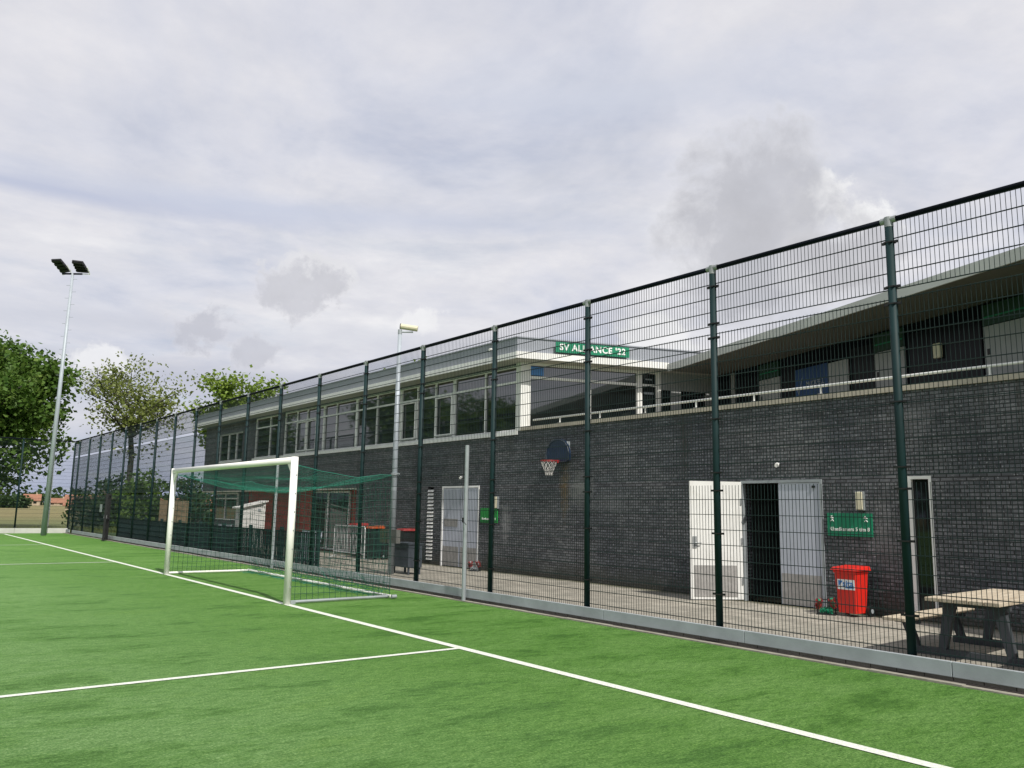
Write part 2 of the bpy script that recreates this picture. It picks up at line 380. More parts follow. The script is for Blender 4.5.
# band of darker low cloud towards the horizon
low = math_(nt, 'SUBTRACT', 1.0, math_(nt, 'DIVIDE', sp.outputs[2], .22), True)
lowc = ramp(nt, wn(6, 8, .6, vec=D, dist=.3), [(.36,(.40,.42,.51)),(.5,(.56,.57,.65)),(.62,(.80,.80,.82))])
deck = mixc(nt, math_(nt, 'MULTIPLY', low, .8), deck, lowc)
mulS = mixc(nt, 1.0, deck, (S,S,S), 'MULTIPLY')
hz = math_(nt, 'SUBTRACT', 1.0, math_(nt, 'DIVIDE', sp.outputs[2], .085), True)
mulS = mixc(nt, math_(nt, 'MULTIPLY', hz, .85), mulS, C(.30,.36,.55))
thin = ramp(nt, wn(.85, 6, .6, dist=.6), [(.28,(.62,.62,.62)),(.45,(.95,.95,.95))])
colr = mixc(nt, thin, sky.outputs[0], mulS)
def cdir(px, py):
    d = fw + r2*((px-512)/f_px) + u2*((384-py)/f_px); return d.normalized()
def cumulus(c, px, py, rad, dark, edge, sq=1.0, amp=.72):
    """a single cloud out there in the sky, in direction (px,py)"""
    d0 = cdir(px, py)
    vm = nt.nodes.new('ShaderNodeVectorMath'); vm.operation = 'SUBTRACT'; nt.links.new(D, vm.inputs[0]); vm.inputs[1].default_value = d0
    mp = nt.nodes.new('ShaderNodeMapping'); mp.inputs['Scale'].default_value = (1,1,sq); nt.links.new(vm.outputs[0], mp.inputs[0])
    ln = nt.nodes.new('ShaderNodeVectorMath'); ln.operation = 'LENGTH'; nt.links.new(mp.outputs[0], ln.inputs[0])
    small = rad < .06; nn = wn(24 if small else 13, 9, .66 if small else .62, vec=D, dist=.2)
    if small: amp = amp*1.9
    d = math_(nt, 'ADD', math_(nt, 'DIVIDE', ln.outputs[1], rad), math_(nt, 'MULTIPLY', math_(nt, 'SUBTRACT', nn, .5), 2.3*amp))
    m1 = math_(nt, 'MULTIPLY', math_(nt, 'SUBTRACT', 1.0, d), 2.6, True)
    m2 = math_(nt, 'MULTIPLY', math_(nt, 'SUBTRACT', 1.14, d), 3.0, True)
    body = ramp(nt, wn(16, 6, .6, vec=D), [(.3,C(*[x*.92 for x in dark])),(.7,C(*[x*1.1 for x in dark]))])
    c = mixc(nt, math_(nt, 'MULTIPLY', m2, .40), c, C(*edge))
    return mixc(nt, math_(nt, 'MULTIPLY', m1, .62 if small else .8), c, body)
def streak(c, px, py, rx, rz, col, amt):
    d0 = cdir(px, py)
    vm = nt.nodes.new('ShaderNodeVectorMath'); vm.operation = 'SUBTRACT'; nt.links.new(D, vm.inputs[0]); vm.inputs[1].default_value = d0
    mp = nt.nodes.new('ShaderNodeMapping'); mp.inputs['Scale'].default_value = (1/rx,1/rx,1/rz); nt.links.new(vm.outputs[0], mp.inputs[0])
    ln = nt.nodes.new('ShaderNodeVectorMath'); ln.operation = 'LENGTH'; nt.links.new(mp.outputs[0], ln.inputs[0])
    m3 = nt.nodes.new('ShaderNodeMapping'); m3.inputs['Scale'].default_value = (4,4,22); nt.links.new(D, m3.inputs[0])
    nn = wn(1.0, 8, .6, vec=m3.outputs[0])
    d = math_(nt, 'ADD', ln.outputs[1], math_(nt, 'MULTIPLY', math_(nt, 'SUBTRACT', nn, .5), 1.6))
    return mixc(nt, math_(nt, 'MULTIPLY', math_(nt, 'SUBTRACT', 1.0, d, True), amt, True), c, C(*col))
colr = streak(colr, 40, 186, .34, .014, (.44,.48,.62), .8)
colr = streak(colr, 300, 212, .50, .022, (.52,.56,.68), .8)
colr = streak(colr, 620, 95, .3, .05, (.58,.61,.70), .7)
colr = streak(colr, 150, 325, .6, .022, (.54,.56,.64), .7)
colr = streak(colr, 200, 380, .5, .025, (.47,.49,.58), .8)
colr = cumulus(colr, 815, 195, .035, (.84,.84,.84), (.78,.78,.79), 1.2)
colr = cumulus(colr, 874, 216, .035, (.88,.88,.87), (.78,.78,.79), 1.4)
colr = cumulus(colr, 762, 243, .118, (.455,.46,.50), (.74,.74,.76))
colr = cumulus(colr, 838, 262, .065, (.49,.49,.52), (.72,.72,.74), 1.3)
colr = cumulus(colr, 308, 280, .055, (.72,.72,.74), (.68,.68,.71), 1.7)
colr = cumulus(colr, 298, 292, .055, (.50,.505,.555), (.64,.64,.68), 1.7)
colr = cumulus(colr, 203, 326, .035, (.47,.48,.545), (.64,.64,.68), 1.2)
colr = cumulus(colr, 250, 352, .03, (.47,.48,.54), (.64,.64,.68), 1.6)
colr = cumulus(colr, 95, 362, .04, (.82,.82,.83), (.7,.7,.74), 2.0)
colr = cumulus(colr, 425, 322, .030, (.86,.86,.87), (.74,.74,.78), 2.0)
colr = cumulus(colr, 655, 335, .045, (.86,.86,.86), (.76,.76,.78), 1.6)
nt.links.new(colr, bg.inputs[0])
vs = scene.view_settings; vs.view_transform = 'Standard'; vs.look = 'None'; vs.exposure = .14; vs.gamma = 1; vs.use_curve_mapping = False
scene.cycles.max_bounces = 6; scene.cycles.transparent_max_bounces = 8

# ------------------------------------------------------------------ ground, turf, markings, paving
def sheet(name, x0, x1, y0, y1, z, mat, **tg):
    return obj(name, MB().add([(x0,y0,z),(x1,y0,z),(x1,y1,z),(x0,y1,z)], [(0,1,2,3)]), mat, kind='structure', **tg)
sheet('field', -2500, 2500, -1500, 4000, -.03, M['field'])
sheet('pitch_turf', -70, 8.84, -18, 51.72, 0, M['turf'])
XG = 5.92
ml = MB()
def ln_(x0,x1,y0,y1): ml.add([(x0,y0,.006),(x1,y0,.006),(x1,y1,.006),(x0,y1,.006)], [(0,1,2,3)])
ln_(XG-.06, XG+.06, -18, 50.5)
for y in (8.57, 26.15): ln_(.42, XG-.06, y-.045, y+.045)
ln_(.33, .42, 8.525, 26.195)
ln_(-10.58, XG-.06, 37.61, 37.71)
ln_(-60, XG-.06, 50.4, 50.5)
obj('pitch_markings', ml, M['line'], kind='structure')
sheet('soil_strip', 8.93, 9.1, -18, 51.8, .002, M['soil'])
kb = MB()
y = -18.0
while y < 51.7:
    kb.box(8.84, 8.93, y, min(y+.995,51.75), -.05, .018+random.uniform(-.004,.004)); y += 1.0
obj('kerb_edging', kb, M['kerb'], kind='structure')
obj('paving', MB().box(9.1, 20, -18, 43.5, -.02, .05), M['paving'], kind='structure')
sheet('verge', 9.1, 60, 43.5, 52, -.005, M['lawn'])

# ------------------------------------------------------------------ ball-stop fence
FX, FY0, SP, TOP = 9.06, 4.6, 2.55, 5.115
YS = [FY0 + SP*i for i in range(-7, 19)] ; YEND = YS[-1] + 1.35      # corner
fence = root('ball_stop_fence', (FX, YS[0], 0), label='tall dark green mesh ball-stop fence standing along the clubhouse side', cat='fence')
def post_mb(x, y):
    return MB().tube([(x,y,.09),(x,y,TOP-.10)], .048, 16)
def panel_mb(x0, y0, dx, dy, L, z0, z1):
    """double-wire mesh: thin upright wires every 50 mm, paired level wires every 200 mm"""
    mb = MB(); n = int(round((L-.10)/.05)); a = .0025
    nx, ny = -dy, dx
    for k in range(n+1):
        t = .05 + k*(L-.10)/n
        cx, cy = x0+dx*t, y0+dy*t
        P = [(cx+sx*a, cy+sy*a, z) for z in (z0,z1) for sx,sy in ((-1,-1),(1,-1),(1,1),(-1,1))]
        mb.add(P, [(0,1,5,4),(1,2,6,5),(2,3,7,6),(3,0,4,7)])
    z = z0 + (.07 if z0 < 1 else .004)
    while z < z1 + .01:
        for s in (-1, 1):
            c = s*.0062
            P = []
            for zz in (z-.0042, z+.0042):
                for t, cc in ((.045,c-.0034),(L-.045,c-.0034),(L-.045,c+.0034),(.045,c+.0034)):
                    P.append((x0+dx*t+nx*cc, y0+dy*t+ny*cc, zz))
            mb.add(P, [(0,3,2,1),(4,5,6,7),(0,1,5,4),(1,2,6,5),(2,3,7,6),(3,0,4,7)])
        z += .2
    return mb
ROWS = [(.19, 2.05), (2.13, 4.15), (4.245, 5.06)]
CZ = [.62, 1.41, 1.98, 2.22, 2.95, 4.08, 4.28, 4.81]
p0 = None; PAN = None
def clamp_mb(y, z):
    return MB().box(FX-.051, FX+.051, y-.049, y+.049, z-.008, z+.008).box(FX-.016, FX+.016, y-.095, y+.095, z-.013, z+.013)
for i, y in enumerate(YS + [YEND]):
    if p0 is None:
        p0 = obj('post', post_mb(FX, y), M['fence'], fence, smooth=True)
        cp = obj('cap_fitting', MB().tube([(FX,y,TOP-.12),(FX,y,TOP+.0)], .050, 14).tube([(FX,y-.09,TOP-.035),(FX,y+.09,TOP-.035)], .040, 12), M['galv'], p0)
        p1 = p0
    else:
        p1 = p0.copy(); COL.objects.link(p1); p1.location = p0.location + Vector((0,y-YS[0],0)); W[p1.name] = W[p0.name] + Vector((0,y-YS[0],0))
        c2 = cp.copy(); COL.objects.link(c2); c2.parent = p1
    if 6 <= i <= 17:
        if i == 6:
            c0 = [obj('clamp', clamp_mb(y, z), M['black'], p1) for z in CZ]
        else:
            for c_ in c0:
                k = c_.copy(); COL.objects.link(k); k.parent = p1
for i, y in enumerate(YS):
    L = SP if i < len(YS)-1 else 1.35
    if i == 0:
        PAN = [obj('mesh_panel', panel_mb(FX, y, 0, 1, SP, a, b), M['wire'], fence) for a, b in ROWS]
        LOC = [p_.location.copy() for p_ in PAN]
    elif L == SP:
        for p_, l0 in zip(PAN, LOC):
            k = p_.copy(); COL.objects.link(k); k.location = l0 + Vector((0,y-YS[0],0))
    else:
        for a, b in ROWS: obj('mesh_panel', panel_mb(FX, y, 0, 1, L, a, b), M['wire'], fence)
for i, y in enumerate(YS):
    y1 = (YS+[YEND])[i+1]
    if i == 0:
        tr0 = obj('top_rail', MB().tube([(FX,y+.05,TOP-.035),(FX,y+SP-.05,TOP-.035)], .031, 12), M['rail'], fence, smooth=True); trl = tr0.location.copy()
        pb0 = obj('plinth_board', MB().box(8.965, 9.005, y-.45, y+SP-.456, .06, .215), M['plinth'], fence, bevel=.006); pbl = pb0.location.copy()
    elif y1-y > 2:
        k = tr0.copy(); COL.objects.link(k); k.location = trl + Vector((0,y-YS[0],0))
        k = pb0.copy(); COL.objects.link(k); k.location = pbl + Vector((0,y-YS[0],0))
    else:
        obj('top_rail', MB().tube([(FX,y+.05,TOP-.035),(FX,y1,TOP-.035)], .031, 12), M['rail'], fence, smooth=True)
        obj('plinth_board', MB().box(8.965, 9.005, y+.30, y1, .06, .215), M['plinth'], fence)
# far fence, along the end of the pitch
ff = root('end_fence', (FX-SP, YEND, 0), label='tall dark green mesh fence across the far end of the pitch before the field', cat='fence')
q0 = None
for i in range(1, 15):
    x = FX - SP*i
    if q0 is None:
        q0 = obj('post', MB().tube([(x,YEND,.02),(x,YEND,TOP-.1)], .042, 10).tube([(x,YEND,TOP-.12),(x,YEND,TOP)], .05, 10), M['fence'], ff, smooth=True)
        qa = [obj('mesh_panel', panel_mb(x, YEND, 1, 0, SP, a, b), M['wire'], ff) for a, b in ROWS]
        qr = obj('top_rail', MB().tube([(x,YEND,TOP-.035),(x+SP-.03,YEND,TOP-.035)], .031, 8), M['rail'], ff)
        qp = obj('plinth_board', MB().box(x, x+SP-.01, YEND-.09, YEND-.05, 0, .27), M['plinth_lit'], ff)
        base = [(o_, o_.location.copy()) for o_ in [q0]+qa+[qr,qp]]
    else:
        for o_, l0 in base:
            k = o_.copy(); COL.objects.link(k); k.location = l0 + Vector((-SP*(i-1),0,0))
# gate leaf standing open on to the pitch
gd = Vector((-.34,-.94,0)).normalized(); h0 = Vector((8.9,41.5,0))
gt = root('fence_gate', tuple(h0), label='narrow dark green gate leaf standing open at the edge of the turf', cat='gate')
Fg = ((h0.x,h0.y), (gd.x,gd.y), (-gd.y,gd.x))
obj('gate_frame', MB().pbox(Fg,0,.07,.03,2.1,-.045,.045).pbox(Fg,.98,1.05,.03,2.1,-.045,.045).pbox(Fg,.07,.98,.05,.11,-.03,.03).pbox(Fg,.07,.98,2.03,2.09,-.03,.03).pbox(Fg,.07,.98,.95,1.0,-.03,.03), M['black'], gt)
mb = MB()
for k in range(17): mb.pbox(Fg, .10+k*.05, .128+k*.05, .11, 2.03, -.004, .004)
obj('gate_bars', mb, M['black'], gt)
obj('handle', MB().pbox(Fg,.86,.98,1.02,1.05,-.07,-.04).pbox(Fg,.97,1.0,1.0,1.14,-.06,.06), M['galv'], gt)
sg = obj('small_sign', MB().box(FX-.03, FX-.02, 43.7, 44.15, 1.25, 1.62), M['galvd'])
tag(sg, 'small pale blank plate fixed to the fence mesh beyond the gate', 'sign')

# silver net posts in front of the plinth
def netpost(y, z, label):
    t = root('net_post', (8.88, y, 0), label=label, cat='post', group='silver net posts at the turf edge')
    obj('tube', MB().tube([(8.88,y,0),(8.88,y,z)], .038, 14).tube([(8.88,y,z),(8.88,y,z+.012)], .034, 14), M['galvd'], t, smooth=False)
    obj('cleat', MB().box(8.825,8.845,y-.0,y+.03,1.43,1.52).tube([(8.83,y+.02,1.46),(8.83,y-.10,1.39)],.006,6), M['black'], t)
    obj('cord', MB().tube([(8.835,y+.03,z-.1),(8.832,y+.04,z-.7),(8.825,y+.045,1.5)], .006, 5), M['black'], t)
netpost(12.82, 2.86, 'silver steel post standing alone at the turf edge in front of the grey double doors')
netpost(21.95, 2.86, 'silver steel post seen through the goal opening at the turf edge')

# ------------------------------------------------------------------ goal
G0, G1, GZ = 13.88, 21.12, 2.44
goal = root('football_goal', (XG, (G0+G1)/2, 0), label='full-size white football goal with green net on the goal line', cat='goal')
def gpost(y):
    return MB().tube([(XG,y,0),(XG,y,GZ+.10)], .064, 18)
for y in (G0, G1):
    gp = obj('goalpost', gpost(y), M['goalwhite'], goal, smooth=True)
    bm_ = MB()
    for k in range(7): bm_.tube([(XG+.02,y-.06,.3+k*.32),(XG+.02,y-.068,.3+k*.32)], .012, 6)
    obj('net_hook', bm_, M['galvd'], gp)
obj('crossbar', MB().tube([(XG,G0+.0,GZ+.04),(XG,G1-.0,GZ+.04)], .060, 18), M['goalwhite'], goal, smooth=True)
XB = 7.95
for y in (G0, G1):
    obj('corner_brace', MB().add([(XG-.012,y+(.05 if y==G0 else -.05),GZ-.02),(XG-.012,y+(.28 if y==G0 else -.28),GZ-.02),(XG-.012,y+(.05 if y==G0 else -.05),GZ-.25),
        (XG+.012,y+(.05 if y==G0 else -.05),GZ-.02),(XG+.012,y+(.28 if y==G0 else -.28),GZ-.02),(XG+.012,y+(.05 if y==G0 else -.05),GZ-.25)],
        [(0,1,2),(5,4,3),(0,3,4,1),(1,4,5,2),(2,5,3,0)]), M['goalwhite'], goal)
for y, ye in ((G0, 13.93), (G1, 21.15)):
    obj('side_ground_bar', MB().tube([(XG+.06,y,.04),(XB,ye,.04)], .026, 8), M['goalwhite'] if y==G1 else M['galvd'], goal)
obj('rear_ground_bar', MB().tube([(XB,13.85,.045),(XB,21.2,.045)], .028, 8), M['goalwhite'], goal)
obj('bar_coupling', MB().tube([(XB-.02,13.80,.045),(XB+.08,13.80,.045)], .033, 8), M['galvd'], goal)
obj('foot_bracket', MB().box(XG+.06,XG+.15,G0-.025,G0+.025,0,.06), M['galvd'], goal)
NS = .0024
def topz(u_, v_):
    """u_ 0 at the crossbar .. 1 at the rear rope, v_ 0..1 along the goal"""
    e = math.sin(math.pi*v_)
    z = GZ - .04 + (2.33-GZ)*u_
    z -= .16*math.sin(math.pi*u_)*(.4+.6*e) + .20*u_*e**.7
    z -= .13*math.sin(math.pi*(2.2*u_+.9*v_))**2*math.sin(math.pi*u_)**.6*(.35+.65*e)
    z += .03*math.sin(u_*9+v_*17)*math.sin(math.pi*u_)
    return z
def topp(u_, v_):
    e = math.sin(math.pi*v_)
    return (XG + .03 + (7.87-XG-.03)*u_ - .12*u_*e, G0 + (G1-G0)*v_, topz(u_, v_))
nb = MB(); NU, NV = 18, 62
for i in range(NU+1):
    nb.tube([topp(i/NU, j/24) for j in range(25)], NS, 3, caps=False)
for j in range(NV+1):
    nb.tube([topp(i/8, j/NV) for i in range(9)], NS, 3, caps=False)
tn = obj('top_net', nb, M['net'], goal)
obj('edge_cord', MB().tube([topp(1, j/24) for j in range(25)], .006, 5).tube([topp(i/8, 0) for i in range(9)], .006, 5).tube([topp(i/8, 1) for i in range(9)], .006, 5), M['net'], tn)
nb = MB(); NZ = 19; NS = .0044
def backp(w_, v_):
    a = Vector(topp(1, v_)); b = Vector((XB, 13.92+(21.13-13.92)*v_, .05))
    p = a.lerp(b, w_); bul = math.sin(math.pi*w_)
    p.x += .16*bul*math.sin(math.pi*v_)**.5 + .05*math.sin(v_*23+w_*4)*w_; p.y += .07*math.sin(w_*5+v_*31)*w_
    return tuple(p)
for i in range(NZ+1): nb.tube([backp(i/NZ, j/40) for j in range(41)], NS, 3, caps=False)
for j in range(NV+1): nb.tube([backp(i/8, j/NV) for i in range(9)], NS, 3, caps=False)
obj('back_net', nb, M['netd'], goal)
# slack of the net lying on the rear bar
nb = MB()
rg = random.Random(3)
for k in range(46):
    y = 14.1 + 6.9*k/45; a = rg.uniform(-.1,.1)
    nb.tube([(XB-.05+a*.3,y,.30+rg.uniform(-.05,.08)),(XB+.12+a,y+rg.uniform(-.1,.1),.13),(XB+.02,y+rg.uniform(-.2,.2),.03),(XB-.25+a,y+rg.uniform(-.2,.2),.02)], .004, 3, caps=False)
for k in range(7):
    x = XB-.25+.06*k
    nb.tube([(x+rg.uniform(-.04,.04),14+7.05*j/30,.02+.13*max(0,1-abs(x-XB)/.2)+rg.uniform(0,.05)) for j in range(31)], .004, 3, caps=False)
obj('net_skirt', nb, M['net'], goal)
for v_, yb in ((0, 13.92), (1, 21.13)):
    nb = MB()
    def sp_(u_, w_, v_=v_, yb=yb):
        a = Vector(topp(u_, v_)); b = Vector((XG+.03+(XB-XG-.03)*u_, (G0 if v_==0 else G1)*(1-u_)+yb*u_, .05))
        p = a.lerp(b, w_); p.y += .08*math.sin(math.pi*u_)*math.sin(math.pi*w_)*(1 if v_==0 else -1); return tuple(p)
    for i in range(NZ+1): nb.tube([sp_(j/10, i/NZ) for j in range(11)], NS, 3, caps=False)
    for j in range(NU+1): nb.tube([sp_(j/NU, i/8) for i in range(9)], NS, 3, caps=False)
    obj('side_net', nb, M['netd'], goal)
# ------------------------------------------------------------------ clubhouse
c20, s20 = math.cos(R(20)), math.sin(R(20))
uu = (-s20, -c20); vv = (c20, -s20)
X0 = 13.4
FA = ((X0, 0), (0, 1), (-1, 0))                       # street side wall
R0 = (X0, 16.85); FR = (R0, vv, uu)                   # glazed return, turned 20 degrees
W0 = (18.67, 14.70); FW = (W0, uu, (-vv[0], -vv[1]))  # wall behind the balcony
club = root('clubhouse', (X0+6, 17, 0), label='two-storey dark grey brick clubhouse with white window band and roofed balcony', cat='building')

def wall_mb(y0, y1, z0, z1, holes, x, th):
    ys = sorted({y0, y1, *[h[0] for h in holes], *[h[1] for h in holes]}); zs = sorted({z0, z1, *[h[2] for h in holes], *[h[3] for h in holes]})
    ys = [q for q in ys if y0 <= q <= y1]; zs = [q for q in zs if z0 <= q <= z1]
    def solid(i, j):
        if i < 0 or j < 0 or i >= len(ys)-1 or j >= len(zs)-1: return False
        cy = (ys[i]+ys[i+1])/2; cz = (zs[j]+zs[j+1])/2
        return not any(h[0] < cy < h[1] and h[2] < cz < h[3] for h in holes)
    mb = MB()
    for i in range(len(ys)-1):
        for j in range(len(zs)-1):
            if not solid(i, j): continue
            a, b, c, d = ys[i], ys[i+1], zs[j], zs[j+1]
            mb.add([(x,a,c),(x,b,c),(x,b,d),(x,a,d)], [(3,2,1,0)])
            mb.add([(x+th,a,c),(x+th,b,c),(x+th,b,d),(x+th,a,d)], [(0,1,2,3)])
            if not solid(i-1,j): mb.add([(x,a,c),(x+th,a,c),(x+th,a,d),(x,a,d)], [(0,1,2,3)])
            if not solid(i+1,j): mb.add([(x,b,c),(x+th,b,c),(x+th,b,d),(x,b,d)], [(3,2,1,0)])
            if not solid(i,j-1): mb.add([(x,a,c),(x+th,a,c),(x+th,b,c),(x,b,c)], [(3,2,1,0)])
            if not solid(i,j+1): mb.add([(x,a,d),(x+th,a,d),(x+th,b,d),(x,b,d)], [(0,1,2,3)])
    return mb
D1 = (8.26, 9.99, .05, 2.31); D2 = (18.70, 20.56, .05, 2.33); SW = (6.34, 6.74, .16, 2.33); LV = (21.04, 21.37, .16, 2.32)
holes = [(16.75,17.12,3.735,5.6), (26.0,42.7,-1,2.35), (-12,16.75,3.73,7), D1, D2, SW, LV,
         (37.45,40.72,3.74,5.06), (33.25,35.95,3.74,5.52), (17.12,32.7,3.74,5.52)]
obj('brick_wall', wall_mb(-12, 42.7, -.02, 5.56, holes, X0, .3), M['brick'], club)
obj('side_wall', MB().box(X0+.3, 26, 42.4, 42.7, 2.35, 5.56).box(X0+.9, 26, 42.3, 42.6, -.02, 2.3).box(25.8, 26, -12, 42.3, -.02, 5.5).box(X0+.32,X0+.9,25.7,26.0,-.02,2.33), M['brick'], club)
# dark room seen through the open door
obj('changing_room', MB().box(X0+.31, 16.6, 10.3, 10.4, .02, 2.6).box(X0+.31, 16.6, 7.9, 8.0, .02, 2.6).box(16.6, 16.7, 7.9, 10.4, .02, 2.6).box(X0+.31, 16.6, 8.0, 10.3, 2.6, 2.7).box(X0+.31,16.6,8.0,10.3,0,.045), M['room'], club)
obj('bench', MB().box(15.6,15.9,8.2,9.6,.45,.5).box(15.62,15.68,8.3,8.35,.05,.45).box(15.62,15.68,9.4,9.45,.05,.45), M['dark'], club)

def window(y0, y1, z0, z1, mull, trans, F=FA, case=(), name='window', fr=None, depth=-.09, t=.055, pane=None):
    fr = fr or M['frame']; mb = MB(); d0, d1 = depth-.03, depth+.05
    mb.pbox(F, y0, y1, z0, z0+t, d0, d1).pbox(F, y0, y1, z1-t, z1, d0, d1)
    mb.pbox(F, y0, y0+t, z0+t, z1-t, d0, d1).pbox(F, y1-t, y1, z0+t, z1-t, d0, d1)
    for m in mull: mb.pbox(F, m-t/2, m+t/2, z0+t, z1-t, d0, d1-.004)
    if trans:
        xs = [y0+t] + [q for m in mull for q in (m-t/2, m+t/2)] + [y1-t]
        for k in range(0, len(xs), 2): mb.pbox(F, xs[k], xs[k+1], trans-t/2, trans+t/2, d0, d1-.008)
    wdw = obj(name, mb, fr, club)
    obj('pane', MB().pbox(F, y0+t*.5, y1-t*.5, z0+t*.5, z1-t*.5, depth-.02, depth), pane or M['glass'], wdw)
    for a, b, zb in case:
        s_ = MB(); e = .06; zt = trans-t/2-.005
        s_.pbox(F, a, a+e, zb, zt, depth+.03, depth+.075).pbox(F, b-e, b, zb, zt, depth+.03, depth+.075).pbox(F, a+e, b-e, zb, zb+e, depth+.03, depth+.075).pbox(F, a+e, b-e, zt-e, zt, depth+.03, depth+.075)
        obj('casement', s_, fr, wdw)
    return wdw
window(37.45, 40.72, 3.74, 5.06, (38.38, 39.42), None)
window(33.25, 35.95, 3.74, 5.52, (34.32,), 5.07)
for a, b, m, cs in ((29.0,32.7,(29.55,30.52,31.5),((30.55,31.46,3.82),(29.6,30.48,3.82))), (26.34,28.98,(27.94,),()), (23.26,26.32,(24.86,),()),
                 (20.16,23.24,(21.17,22.24),((22.28,23.17,3.82),(20.22,21.13,3.82))), (17.12,20.14,(18.6,),())):
    window(a, b, 3.74, 5.52, m, 5.07, case=cs)
obj('window_sill', MB().box(X0-.06, X0+.1, 17.0, 36.0, 3.64, 3.735), M['fascia'], club)
obj('window_sill', MB().box(X0-.05, X0+.1, 37.4, 40.78, 3.66, 3.735), M['fascia'], club)
# louvre strip, narrow window
lv = MB()
z = .18
while z < 2.28: lv.add([(X0-.02,LV[0]+.0,z),(X0+.01,LV[0]+.0,z+.062),(X0+.01,LV[1]-.0,z+.062),(X0-.02,LV[1]-.0,z),(X0-.01,LV[0]+.0,z-.006),(X0+.02,LV[0]+.0,z+.056),(X0+.02,LV[1]-.0,z+.056),(X0-.01,LV[1]-.0,z-.006)],[(0,1,2,3),(7,6,5,4),(0,4,5,1),(2,6,7,3),(0,3,7,4),(1,5,6,2)]); z += .105
lo = obj('louvre', lv, M['white'], club)
obj('backing', MB().box(X0+.1, X0+.12, LV[0], LV[1], .16, 2.32), M['dark'], lo)
sw = obj('window', MB().box(X0-.012,X0+.06,SW[0],SW[0]+.045,SW[2],SW[3]).box(X0-.012,X0+.06,SW[1]-.075,SW[1],SW[2],SW[3]).box(X0-.012,X0+.06,SW[0]+.045,SW[1]-.075,SW[3]-.05,SW[3]).box(X0-.012,X0+.06,SW[0]+.045,SW[1]-.075,SW[2],SW[2]+.04), M['white'], club)
obj('pane', MB().box(X0+.05,X0+.058,SW[0]+.03,SW[1]-.03,SW[2]+.02,SW[3]-.02), M['glassg'], sw)
# doors to the changing rooms
fr = MB().box(X0-.02,X0+.08,D1[0],D1[0]+.05,.05,D1[3]).box(X0-.02,X0+.08,D1[1]-.04,D1[1],.05,D1[3]).box(X0-.02,X0+.08,D1[0]+.05,D1[1]-.04,D1[3]-.05,D1[3])
obj('door_frame', fr, M['galvd'], club)
dl = obj('door', MB().box(X0+.0,X0+.045,8.315,9.16,.07,2.255), M['door'], club)
obj('kick_plate', MB().box(X0-.006,X0-.001,8.335,9.14,.08,.62), M['kick'], dl)
obj('door_closer', MB().box(X0-.02,X0+.0,8.40,8.46,2.16,2.20), M['black'], dl)
hd = Vector((-.84,.545,0)).normalized(); Fd = ((X0-.03, 9.97), (hd.x,hd.y), (-hd.y,hd.x))
nsg = 1 if (-hd.y*-1 + hd.x*0) > 0 else 1
Fd = ((X0-.03, 9.97), (hd.x,hd.y), (-hd.y,hd.x))      # normal (-.55,-.84): towards camera and sun
dr = obj('door', MB().pbox(Fd,0,1.02,.07,2.29,-.045,0), M['door_lit'], club)
obj('kick_plate', MB().pbox(Fd,.12,.96,.12,.70,.001,.007), M['kick'], dr)
obj('handle', MB().pbox(Fd,.90,.98,1.02,1.24,.001,.012).tube([(X0-.03+hd.x*.94-hd.y*.05, 9.97+hd.y*.94+hd.x*.05,1.12),(X0-.03+hd.x*.82-hd.y*.05, 9.97+hd.y*.82+hd.x*.05,1.12)],.011,8), M['galv'], dr)
obj('hinge', MB().pbox(Fd,.0,.03,.35,.47,.0,.02).pbox(Fd,.0,.03,1.1,1.22,0,.02).pbox(Fd,0,.03,1.85,1.97,0,.02), M['galv'], dr)
obj('door_frame', MB().box(X0-.015,X0+.08,D2[0],D2[0]+.04,.05,D2[3]).box(X0-.02,X0+.08,D2[1]-.06,D2[1],.05,D2[3]).box(X0-.015,X0+.08,D2[0]+.04,D2[1]-.06,D2[3]-.05,D2[3]), M['frame'], club)
for a, b in ((18.75,19.60),(19.63,20.49)):
    d_ = obj('door', MB().box(X0+.0,X0+.045,a,b,.07,2.27), M['door'], club)
    obj('kick_plate', MB().box(X0-.006,X0-.001,a+.03,b-.03,.08,.62), M['kick'], d_)
    if a > 19: obj('vent_grille', MB().box(X0-.012,X0-.001,a+.1,b-.06,1.18,1.40), M['kick'], d_)
# parapet coping and rail
obj('coping', MB().box(X0-.05, X0+.35, -12, 16.9, 3.735, 3.835), M['coping'], club)
rl = obj('balcony_rail', MB().tube([(X0+.05,-12,3.99),(X0+.05,16.45,3.99)], .024, 10), M['white'], club, smooth=True)
y = 15.40
while y > -11:
    obj('rail_bracket', MB().tube([(X0+.05,y,3.835),(X0+.05,y,3.975)], .018, 8).box(X0+.01,X0+.09,y-.05,y+.05,3.836,3.848), M['white'], rl); y -= 1.432
obj('balcony_floor', MB().prism([(X0+.3,-12),(24,-12),(24,12),(19.6,15.1),(X0+.45,16.6),(X0+.3,16.6)], 2.85, 3.0), M['coping'], club)
